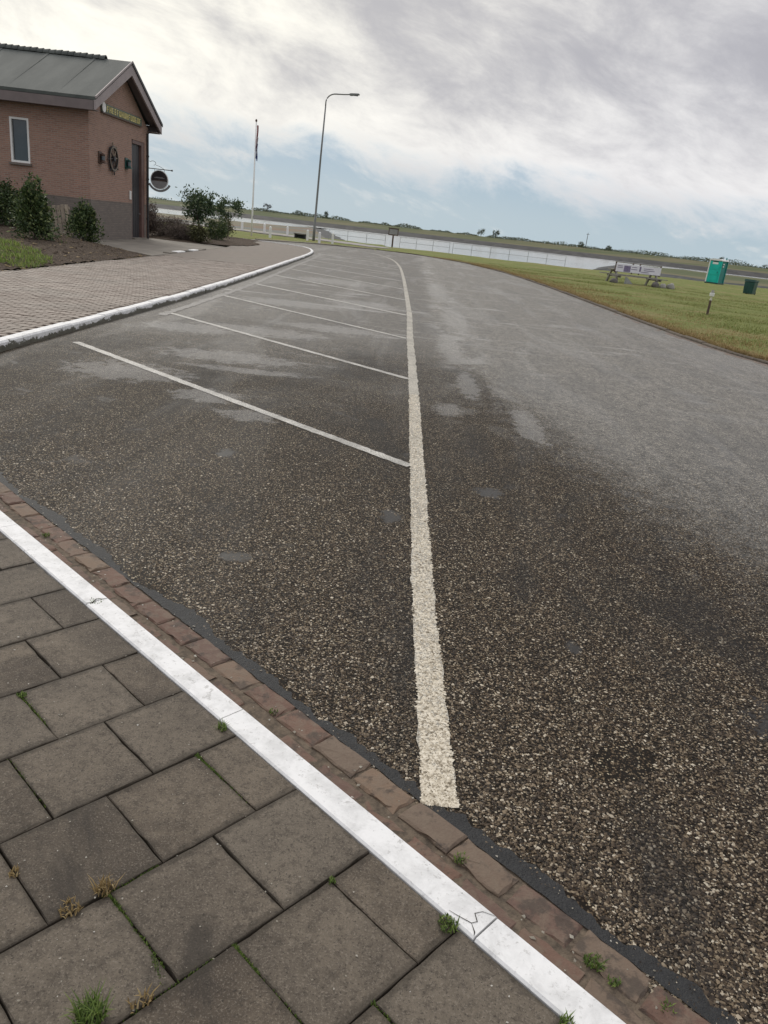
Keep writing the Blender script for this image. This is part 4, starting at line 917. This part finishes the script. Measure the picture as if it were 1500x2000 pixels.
rm.add(vs, fs); rme = rm.mesh('ridge_tile'); rme.materials.append(ROOF)
for i in range(48): link_mesh('ridge_tile', rme, None, roof, (xe - 1.22 - i * .235, ym, zr + .16 + rt.uniform(-.008, .008)))
# barge boards, fascia, soffit
bw = .30
mb = MB(); mb.prism([(by0 - oe, ze - tk - .004), (ym, zr + .20 - tk - .004), (ym, zr + .20 - tk - bw - .06), (by0 - oe, ze - tk - bw)], xe - .05, xe + .012, 'x'); hb('barge_board', mb, TRIM)
mb = MB(); mb.prism([(by1 + oe, ze - tk - .004), (ym + .002, zr + .20 - tk - .004), (ym + .002, zr + .20 - tk - bw - .06), (by1 + oe, ze - tk - bw)], xe - .05, xe + .012, 'x'); hb('barge_board', mb, TRIM)
hb('barge_trim', MB().prism([(ym, zr + .225), (by1 + oe + .03, ze + .005), (by1 + oe + .03, ze - .11), (ym, zr + .10)], xe + .014, xe + .05, 'x'), IRON)
hb('barge_trim', MB().prism([(ym - .002, zr + .225), (by0 - oe - .02, ze + .022), (by0 - oe - .02, ze - .05), (ym - .002, zr + .155)], xe + .014, xe + .045, 'x'), TRIM)
hb('fascia', MB().box(((bxl + xe) / 2 - .03, by0 - oe + .03, ze - tk - .16), (xe - bxl - .08, .05, .30)), SOFFIT)
hb('fascia', MB().box(((bxl + xe) / 2 - .03, by1 + oe - .03, ze - tk - .16), (xe - bxl - .08, .05, .30)), SOFFIT)
hb('soffit', MB().box(((bxl + xe) / 2 - .04, by0 - oe / 2 + .01, ze - tk - .285), (xe - bxl - .06, oe - .06, .03)), SOFFIT)
hb('soffit', MB().box(((bxl + xe) / 2 - .04, by1 + oe / 2 - .01, ze - tk - .285), (xe - bxl - .06, oe - .06, .03)), SOFFIT)
mb = MB()
for s_, (ya, yb) in ((1, (by0 - oe + .05, ym)), (-1, (by1 + oe - .05, ym))):
    za = ze - tk - .02; zb = zr + .20 - tk - .02; mb.add([(bx - .02, ya, za - .05), (xe - .05, ya, za - .05), (xe - .05, yb, zb - .02), (bx - .02, yb, zb - .02)], [(0, 1, 2, 3)])
hb('verge_soffit', mb, SOFFIT)
hb('gable_light', MB().box((bx + .06, ym - .05, zr - .42), (.14, .16, .14), bev=.02), WHITEP)
dp = MB(); dp.tube([(bx + .05, by1 - .08, .1), (bx + .05, by1 - .08, 4.3), (bx + .12, by1 + .12, 4.42)], .045, 8); hb('downpipe', dp, IRON)
for z in (.9, 1.7, 2.5, 3.4): hb('pipe_clip', MB().ring((bx + .05, by1 - .08), .045, .062, z, z + .06, 'z', 10), IRON)
hb('switch_box', MB().box((bx + .035, 33.28, 1.80), (.07, .12, .33), bev=.012), WHITEP)

# things hung on the gable
# name board
nb = tag(empty('name_board', (bx + .005, 30.4, 4.5)), 'long green name board with yellow letters under the gable', 'sign')
MB().box((.03, 2.13, .15), (.05, 4.26, .30), bev=.012).build('board', BOARDG, nb); MB().box((.045, 2.13, -.02), (.075, 4.30, .035)).build('bottom_rail', DKWOOD, nb)
MB().ring((.17, .16), .0, .17, .056, .075, 'x', 16).build('emblem', WHITEP, nb); MB().box((.03, .16, .33), (.05, .22, .12), taper=.6).build('emblem_crest', SIGNTOP, nb)
rl = random.Random(41)
for i in range(15):
    y = .46 + i * .247; k_ = rl.randrange(5); mb = MB(); H_ = .20; W_ = .15; zc = .145
    def bar(cy, cz, sy, sz): mb.box((.064, cy, cz), (.02, sy, sz))
    bar(y, zc, .04, H_)
    if k_ in (0, 2, 4): bar(y + W_ - .02, zc, .04, H_)
    if k_ in (0, 1, 3): bar(y + W_ / 2, zc + (H_ / 2 - .02), W_ - .08, .04)
    if k_ in (1, 2, 3): bar(y + W_ / 2, zc - .005, W_ - .08, .036)
    if k_ in (1, 4, 0): bar(y + W_ / 2, zc - (H_ / 2 - .02), W_ - .08, .04)
    mb.build('letter', YELLOW, nb)
# ship's wheel
sw = tag(empty('ship_wheel', (bx + .01, 31.42, 3.02)), 'wooden ship wheel with spokes mounted on the gable wall', 'ship wheel')
MB().ring((0, 0), .36, .45, .03, .09, 'x', 32).build('rim', IRON, sw); MB().ring((0, 0), 0.0, .09, .01, .12, 'x', 14).build('hub', IRON, sw); MB().ring((0, 0), .385, .425, .091, .097, 'x', 28).build('brass_band', WOOD, sw)
for i in range(8):
    a_ = i * math.pi / 4 + .1; c_, s_ = math.cos(a_), math.sin(a_); MB().tube([(.06, .08 * c_, .08 * s_), (.06, .25 * c_, .25 * s_), (.06, .45 * c_, .45 * s_), (.06, .52 * c_, .52 * s_), (.06, .58 * c_, .58 * s_)], [.018, .024, .016, .028, .016], 8).build('spoke', WOOD if i < 3 else IRON, sw)
# lanterns
for (y, mat, lab) in ((30.22, DKWOOD, 'red brown wall lantern on the corner side of the ship wheel'), (32.92, DGREEN, 'green wall lantern between the ship wheel and the door')):
    ln = tag(empty('wall_lantern', (bx + .005, y, 2.78)), lab, 'lantern')
    MB().box((.02, 0, .18), (.04, .30, .42), bev=.01).build('back_plate', mat, ln); MB().box((.12, 0, .02), (.22, .30, .03)).build('shelf', mat, ln)
    MB().tube([(.12, 0, .035), (.12, 0, .075), (.12, 0, .085), (.12, 0, .25), (.12, 0, .29), (.12, 0, .34)], [.09, .09, .075, .075, .09, .03], 12).build('lamp_body', mat, ln); MB().tube([(.12, 0, .10), (.12, 0, .235)], .082, 12).build('lens', GLASS, ln)
# hanging sign
hs = tag(empty('hanging_sign', (-11.78, 35.44, 2.0)), 'round pub sign hanging from a wrought iron wall bracket', 'sign')
MB().box((.03, 0, .95), (.05, .05, .80), bev=.008).build('wall_bar', IRON, hs); MB().tube([(.05, 0, .98), (1.06, 0, .98)], .018, 8).build('bracket_arm', IRON, hs); MB().tube([(1.04, 0, .98), (1.10, 0, .98)], .035, 8).build('arm_knob', IRON, hs)
sc = [(.08, 0, 1.27)] + [(.27 + (.16 - .012 * k_) * math.cos(2.6 - k_ * .5), 0, 1.17 + (.13 - .01 * k_) * math.sin(2.6 - k_ * .5)) for k_ in range(9)]
MB().tube(sc, .010, 6).build('scroll', IRON, hs); MB().tube([(.38, 0, 1.12), (.5, 0, 1.10), (.62, 0, 1.05), (.72, 0, .995)], .009, 6).build('scroll', IRON, hs)
for x in (.32, .74): MB().tube([(x, 0, .97), (x, 0, .84)], .008, 6).build('hanger', IRON, hs)
MB().ring((.53, .56), 0, .355, -.02, .02, 'y', 32, start=math.radians(-12), end=math.radians(192)).build('sign_disc', SIGNTOP, hs)
MB().ring((.53, .56), 0, .355, -.02, .02, 'y', 32, start=math.radians(192), end=math.radians(348)).build('sign_disc', SIGNLOW, hs)
MB().ring((.53, .56), .356, .385, -.03, .03, 'y', 32).build('sign_rim', WHITEP, hs)
for k_, (z_, w2) in enumerate(((.63, .44), (.655, .30), (.53, .52))): MB().box((.53, -.024, z_), (w2, .006, .022 if k_ < 2 else .035)).build('lettering', SIGNLOW if k_ < 2 else DKWOOD, hs)
MB().ring((.53, .62), .46, .55, -.015, .015, 'y', 18, start=math.radians(208), end=math.radians(332)).build('lower_plate', GALV, hs)
for x in (.36, .70): MB().tube([(x, 0, .25), (x, 0, .17)], .006, 6).build('hanger', IRON, hs)

# leaning wooden pallet
pal = tag(empty('wooden_pallet', (-11.75, 26.7, .22)), 'weathered wooden pallet leaning between two dark bushes', 'pallet'); PM = Matrix.Rotation(R(-12), 4, 'Y') @ Matrix.Rotation(R(-14), 4, 'X')
for i in range(5): MB().box((-.28 + i * .14, 0, .52), (.105, .02, 1.06 + (.04 if i % 2 else 0)), M=PM).build('plank', WOOD, pal)
for z in (.12, .52, .94): MB().box((0, .05, z), (.70, .075, .09), M=PM).build('batten', WOOD, pal)

# ------------------------------------------------------------------ street furniture
lamp = tag(empty('street_lamp', (-7.95, 63.6, 0)), 'tall grey street lamp with curved arm beside the white bollards', 'street lamp')
MB().tube([(0, 0, -.2), (0, 0, 1.2), (.01, 0, 1.22), (.10, 0, 6), (.20, 0, 9.6)], [.11, .10, .085, .07, .052], 12).build('pole', POLE, lamp, smooth=True)
arc = [(.20, 0, 9.6)] + [(.20 + .72 * (1 - math.cos(a_)), 0, 9.85 + .62 * math.sin(a_)) for a_ in np.linspace(.05, math.pi / 2, 8)] + [(1.5, 0, 10.50), (2.0, 0, 10.55)]
MB().tube(arc, [.05] + [.046] * 8 + [.042, .04], 10).build('arm', POLE, lamp, smooth=True)
hd = MB(); hd.prism([(1.92, 10.49), (2.05, 10.47), (2.62, 10.56), (2.68, 10.60), (2.60, 10.66), (2.1, 10.63), (1.92, 10.60)], -.13, .13, 'y'); hl = hd.build('lamp_head', POLE, lamp); MB().box((2.35, 0, 10.505), (.40, .18, .03), M=Matrix.Rotation(0, 4, 'Y')).build('lens', GLASS, hl)
MB().box((.085, 0, .62), (.02, .10, .30)).build('service_door', POLE, lamp)

fp = tag(empty('flagpole', (-11.72, 57.9, .05)), 'white flagpole standing behind the low shrubs', 'flagpole')
MB().tube([(0, 0, -.3), (0, 0, 1.8), (0, 0, 7.4)], [.06, .055, .033], 10).build('pole', WHITEP, fp, smooth=True); MB().tube([(0, 0, 7.40), (0, 0, 7.44), (0, 0, 7.52), (0, 0, 7.58)], [.03, .07, .07, .02], 10).build('finial', DKWOOD, fp)
MB().tube([(.07, -.02, 1.2), (.06, -.02, 7.35)], .006, 5).build('halyard', WHITEP, fp); MB().box((.055, -.02, 1.3), (.05, .03, .14)).build('cleat', GALV, fp)
fl = tag(empty('flag', (-11.66, 57.88, 7.25)), 'red white and blue flag hanging limp from the flagpole', 'flag')
def fold(name, x0, x1, z0, z1, mat, ph_):
    vs, fs = [], []; n, k_ = 16, 7
    for i in range(n + 1):
        t_ = i / n; z = z0 + (z1 - z0) * t_
        for j in range(k_): u = j / (k_ - 1); vs.append((x0 + (x1 - x0) * u * (1 - .25 * t_ * t_) + .02 * math.sin(t_ * 6 + ph_), .055 * math.sin(u * 9 + ph_ + t_ * 2) * (.4 + t_), z - .22 * u * t_))
    for i in range(n):
        for j in range(k_ - 1): fs.append((i * k_ + j, i * k_ + j + 1, (i + 1) * k_ + j + 1, (i + 1) * k_ + j))
    b_ = len(vs); vs += [(v[0], v[1] + .008, v[2]) for v in vs]; fs += [tuple(q + b_ for q in reversed(f)) for f in fs]
    MB().add(vs, fs).build(name, mat, fl)
fold('red_stripe', 0, .11, 0, -1.35, RED, .3); fold('white_stripe', .01, .12, -.75, -1.75, FWHITE, 1.7); fold('blue_stripe', .0, .13, -1.15, -2.05, FBLUE, 3.0)

# white bollards: square posts with pyramid caps
def bollard(loc, label, group=None):
    r_ = tag(empty('bollard', loc), label, 'bollard', group); MB().box((0, 0, .32), (.17, .17, .84), bev=.015).build('post', WHITEP, r_); MB().add([(-.075, -.075, .737), (.075, -.075, .737), (.075, .075, .737), (-.075, .075, .737), (0, 0, .80)], [(0, 1, 4), (1, 2, 4), (2, 3, 4), (3, 0, 4), (3, 2, 1, 0)]).build('cap', WHITEP, r_); return r_
for (x, y, lab, g) in ((-15.05, 70.2, 'white bollard at the end of the path behind the forked tree', None), (-13.03, 69.85, 'white bollard on the gravel path nearest the flagpole', None), (-11.06, 70.05, 'white bollard on the gravel path between flagpole and low dark bench', None),
                       (-10.54, 58.8, 'white bollard standing in the grass verge by the footpath', None), (-8.35, 62.9, 'white bollard touching the street lamp foot', None), (-6.94, 58.9, 'white bollard at the end of the road, close beside the lamp', None), (-6.34, 62.5, 'white bollard farthest from the lamp toward the water', None)):
    bollard((x, y, .06), lab, g)
lb = tag(empty('low_bench', (-9.4, 66.3, .08)), 'low dark bench with pale slab top beside the lamp', 'bench', None)
MB().box((0, 0, .34), (1.05, .45, .07), bev=.012).build('slab', CONCRETE, lb)
for x in (-.38, .38): MB().box((x, 0, .15), (.16, .40, .32)).build('support', RUBBER, lb)
MB().box((0, .05, .15), (.60, .10, .28)).build('back_panel', RUBBER, lb)
# sign seen from behind at the water edge
sp = tag(empty('shore_sign', (-1.98, 72.6, .05)), 'dark sign board on a post at the water edge', 'sign')
MB().box((0, 0, .55), (.14, .14, 1.3), bev=.01).build('post', DKWOOD, sp); MB().box((0, -.08, 1.28), (.88, .04, .58), bev=.01).build('board', DKWOOD, sp); MB().box((0, -.105, 1.30), (.74, .01, .44)).build('panel', SIGNLOW, sp); MB().box((0, -.08, 1.60), (.98, .12, .05)).build('board_cap', DKWOOD, sp)

# railing panels along the water
for k_, (x0, x1, lab) in enumerate(((-7.6, -2.6, 'grey pipe railing from the stone slope to the shore sign'), (-1.3, 3.1, 'short grey pipe railing next to the shore sign'), (3.4, 13.4, 'long grey pipe railing along the lawn edge by the water'))):
    y0 = 71.4; rl2 = tag(empty('pipe_railing', (x0, y0, .03)), lab, 'railing'); n = max(2, round((x1 - x0) / 1.55)); L_ = x1 - x0
    for i in range(n + 1): MB().tube([(L_ * i / n, 0, -.3), (L_ * i / n, 0, .98)], .020, 6).build('post', GALV, rl2)
    for z in (.97, .55): MB().tube([(0, -.001, z), (L_, -.001, z)], .015, 6).build('rail', GALV, rl2)

# post lamp in the lawn
gpst = tag(empty('garden_post', (10.43, 27.8, .05)), 'short wooden post with white cap standing in the lawn', 'post')
MB().tube([(0, 0, -.15), (.0, 0, .48)], [.045, .04], 8).build('post', DKWOOD, gpst); MB().tube([(0, 0, .48), (.0, 0, .60)], [.05, .028], 8).build('neck', plain('cream_plastic', (.52, .50, .40), .5), gpst); MB().tube([(0, 0, .60), (0, 0, .62), (0, 0, .72), (0, 0, .73)], [.03, .075, .085, .05], 10).build('head', WHITEP, gpst); MB().tube([(0, 0, .73), (0, 0, .76), (0, 0, .82)], [.06, .055, .045], 10).build('cap', GREYBLK, gpst)

# portable toilet
pt = tag(empty('portable_toilet', (27.3, 73.0, .04), R(-47)), 'turquoise portable toilet cabin with white roof on the lawn', 'toilet'); w_ = 1.18; h_ = 2.0
MB().box((0, 0, .06), (w_ + .06, w_ + .06, .12), bev=.02).build('base', DGREEN, pt)
MB().box((-.03, .03, 1.05), (w_ - .08, w_ - .08, 1.86)).build('cabin', TEAL_SHADED, pt)
dr = MB().box((0, -w_ / 2 + .02, 1.03), (w_ - .2, .05, 1.80), bev=.015).build('door', TEAL, pt); MB().box((.36, -w_ / 2 - .02, 1.0), (.05, .03, .16)).build('handle', DGREEN, dr)
for z in (.45, .95, 1.40): MB().box((0, -w_ / 2 - .012, z), (w_ - .36, .02, .36), bev=.008).build('door_panel', TEAL, dr)
MB().box((0, -w_ / 2 - .012, 1.76), (.52, .02, .17)).build('door_sign', WHITEP, dr); MB().box((0, -w_ / 2 - .01, 1.89), (.50, .02, .07)).build('vent', DGREEN, dr)
for x, m_ in ((-1, WHITEP), (1, TEAL)):
    for y in (-1, 1): MB().box((x * (w_ / 2 - .04), y * (w_ / 2 - .04), 1.05), (.10, .10, 1.88), bev=.02).build('corner_post', m_ if y < 0 else TEAL_SHADED, pt)
rf = MB(); rf.prism([(-w_ / 2 - .03, 1.98), (w_ / 2 + .03, 1.98), (w_ / 2 - .02, 2.08), (w_ * .2, 2.14), (-w_ * .2, 2.14), (-w_ / 2 + .02, 2.08)], -w_ / 2 - .03, w_ / 2 + .03, 'y'); rf.build('roof', WHITEP, pt)
MB().tube([(.42, .42, 1.9), (.42, .42, 2.30)], .05, 8).build('vent_pipe', TEAL_SHADED, pt)
for z in (1.72, 1.52): MB().box((w_ / 2 + .01, -.2, z), (.02, .22, .10)).build('side_vent', WHITEP, pt)
# dark green bin
bn = tag(empty('waste_container', (23.15, 55.2, .04), R(-42)), 'dark green upright waste container standing alone on the lawn', 'container')
MB().box((0, 0, .42), (.62, .62, .78), taper=1.1, bev=.02).build('body', DGREEN, bn); MB().prism([(-.37, .82), (.37, .82), (.34, .92), (-.34, .96)], -.36, .36, 'x').build('lid', DGREEN, bn); MB().tube([(-.3, .37, .80), (.3, .37, .80)], .018, 6).build('handle', RUBBER, bn)
for x in (-.28, .28): MB().ring((.30, .10), .03, .10, x - .03, x + .03, 'x', 14).build('wheel', RUBBER, bn)
for x in (-.2, 0, .2): MB().box((x, -.325, .42), (.05, .03, .66)).build('rib', DGREEN, bn)

# long picnic table with a banner tied along it
GREYWOOD = plain('silvered_timber', (.30, .285, .25), .85, .3, 5, bmp=.4, rnd=.35)
wg = tag(empty('picnic_table', (13.3, 48.6, .04), R(10)), 'long weathered picnic table with a white banner tied along its side', 'picnic table')
for i in range(4): MB().box((0, -.30 + i * .20, .76), (3.0, .18, .05)).build('top_plank', GREYWOOD, wg)
for y in (-.92, -.74, .74, .92): MB().box((0, y, .47), (3.5, .16, .05)).build('seat_plank', GREYWOOD, wg)
for x in (-1.28, 1.28):
    for s2 in (-1, 1): MB().prism([(s2 * .22, .735), (s2 * .36, .735), (s2 * .84, .0), (s2 * .68, .0)], x - .05, x + .05, 'x').build('leg', GREYWOOD, wg)
    MB().box((x + .075, 0, .39), (.05, 1.95, .11)).build('cross_beam', GREYWOOD, wg); MB().box((x + .075, 0, .69), (.05, .72, .09)).build('top_beam', DKWOOD, wg)
for x in (-1.42, -.35, .1, 1.42): MB().box((x, -.455, .90), (.06, .06, .62)).build('post', DKWOOD, wg)
MB().box((0, -.455, 1.19), (2.95, .05, .05)).build('rail', GREYWOOD, wg)
bnr = MB().box((.02, -.505, .885), (2.86, .02, .44), bev=.004).build('banner', BANNER, wg)
MB().box((-.70, -.519, .86), (.42, .006, .34)).build('banner_picture', PRINT, bnr); MB().box((.12, -.519, .92), (.10, .006, .28)).build('banner_picture', PRINT, bnr)
for i, (x, z, l_) in enumerate(((-1.15, .99, .30), (-1.15, .90, .34), (-.25, .98, .34), (-.25, .86, .40), (.65, .96, .62), (.70, .86, .70), (.45, .76, .5))): MB().box((x, -.519, z), (l_, .006, .035)).build('lettering', PRINT, bnr)
def boulder(x, y, r_, seed, lab):
    q = wg.matrix_basis @ Vector((x, y, 0)); o = tag(empty('boulder', (q.x, q.y, .03)), lab, 'boulder'); vs, fs = [], []; nu, nv_ = 14, 8
    for a_ in range(nv_ + 1):
        for b_ in range(nu):
            th, ph_ = math.pi * a_ / nv_, 2 * math.pi * b_ / nu; dv_ = Vector((math.sin(th) * math.cos(ph_), math.sin(th) * math.sin(ph_), math.cos(th))); k2 = r_ * (1 + .28 * mnoise.noise(dv_ * 1.3 + Vector((seed, 0, 0))))
            vs.append((dv_.x * k2, dv_.y * k2 * .85, dv_.z * k2 * .82 + r_ * .62))
    for a_ in range(nv_):
        for b_ in range(nu): fs.append((a_ * nu + b_, a_ * nu + (b_ + 1) % nu, (a_ + 1) * nu + (b_ + 1) % nu, (a_ + 1) * nu + b_))
    MB().add(vs, fs).build('stone', GREYBLK if seed % 2 else DARKSTONE, o, smooth=True)
DARKSTONE = plain('dark_field_stone', (.13, .12, .11), .85, .35, 4, bmp=.5)
boulder(-1.72, -1.25, .22, 2, 'dark boulder in front of the table end with the left bench overhang' if 0 else 'single dark boulder by the banner picture end of the table'); boulder(.88, -1.3, .23, 4, 'dark boulder of the close pair before the picnic table'); boulder(1.38, -1.28, .20, 5, 'grey boulder of the close pair before the picnic table'); boulder(1.98, -1.1, .24, 7, 'pale boulder beyond the end of the picnic table bench')
MB().prism([(-1.05, .0), (-.45, .0), (-.95, .42), (-1.05, .42)], -1.28, -1.24, 'y').build('brace_board', GALV, wg)

# ------------------------------------------------------------------ far scrub and trees on the opposite dike
def dike_y(x): return 404 - .24 * max(x, 0)
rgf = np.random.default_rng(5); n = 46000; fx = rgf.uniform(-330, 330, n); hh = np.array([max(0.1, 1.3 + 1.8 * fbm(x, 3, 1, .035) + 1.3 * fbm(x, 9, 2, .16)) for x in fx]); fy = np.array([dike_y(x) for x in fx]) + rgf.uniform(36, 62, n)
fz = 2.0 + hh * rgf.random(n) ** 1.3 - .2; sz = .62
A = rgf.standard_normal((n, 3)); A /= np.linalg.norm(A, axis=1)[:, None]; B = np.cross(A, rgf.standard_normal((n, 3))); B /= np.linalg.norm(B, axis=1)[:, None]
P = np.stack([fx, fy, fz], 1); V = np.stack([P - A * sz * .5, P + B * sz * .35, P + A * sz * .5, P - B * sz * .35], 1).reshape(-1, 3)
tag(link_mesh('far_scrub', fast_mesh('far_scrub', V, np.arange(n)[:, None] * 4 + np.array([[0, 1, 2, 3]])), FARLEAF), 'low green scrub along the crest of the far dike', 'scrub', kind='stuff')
def far_tree(x, h, r_, lab, mat=None, seed=1, group=None):
    y = dike_y(x) + 44; o = tag(empty('far_tree', (x, y, 1.9)), lab, 'tree', group); MB().tube([(0, 0, 0), (0, 0, h * .75)], [.16, .06], 6).build('trunk', BARK, o)
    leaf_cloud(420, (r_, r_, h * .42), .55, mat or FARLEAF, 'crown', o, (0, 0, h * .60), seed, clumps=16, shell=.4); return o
def fx_px(px):     # bearing of a far tree
    return math.tan(math.atan((px - 750) / 1490.0 * 1.06)) * 440
for k_, (px, h, r_, lab, m_, g_) in enumerate([(862, 4.0, 2.2, 'wide dark tree on the far dike, left one of a pair' if 0 else 'wider dark tree of the pair on the far dike', None, None), (887, 4.0, 1.7, 'rounder tree of the pair on the far dike', None, None), (590, 4.2, .9, 'single slender dark tree on the far dike behind the lamp', None, None),
        (1027, 3.0, 1.8, 'low tree beside the mast on the far dike', None, None), (1243, 3.3, 1.5, 'lone tree on the far dike above the picnic table', None, None), (1316, 2.2, 3.4, 'broad low thicket on the far dike left of the toilet' if 0 else 'broad low thicket on the far dike near the toilet', None, None),
        (1418, 5.2, 2.0, 'taller bare grey tree of two on the far dike past the toilet', FARGREY, None), (1437, 4.2, 1.2, 'shorter bare grey tree of two on the far dike past the toilet', FARGREY, None), (1472, 3.6, 2.0, 'compact dark tree on the far dike above the waste container', None, None),
        (486, 4.6, 2.8, 'bare grey tree on the far dike behind the flagpole', FARGREY, None), (540, 2.6, 2.6, 'rounded low trees on the far dike between flagpole and lamp', None, None), (1072, 2.6, 1.6, 'small bushy tree on the far dike past the mast', None, None)]):
    far_tree(fx_px(px), h, r_, lab, m_, 100 + k_, g_)
ms = tag(empty('mast', (fx_px(1039), dike_y(80) + 48, 1.8)), 'thin mast with crossarm standing on the far dike', 'mast'); MB().tube([(0, 0, 0), (0, 0, 8.2)], [.22, .14], 6).build('pole', POLE, ms); MB().box((0, 0, 7.4), (1.6, .2, .2)).build('crossarm', POLE, ms)
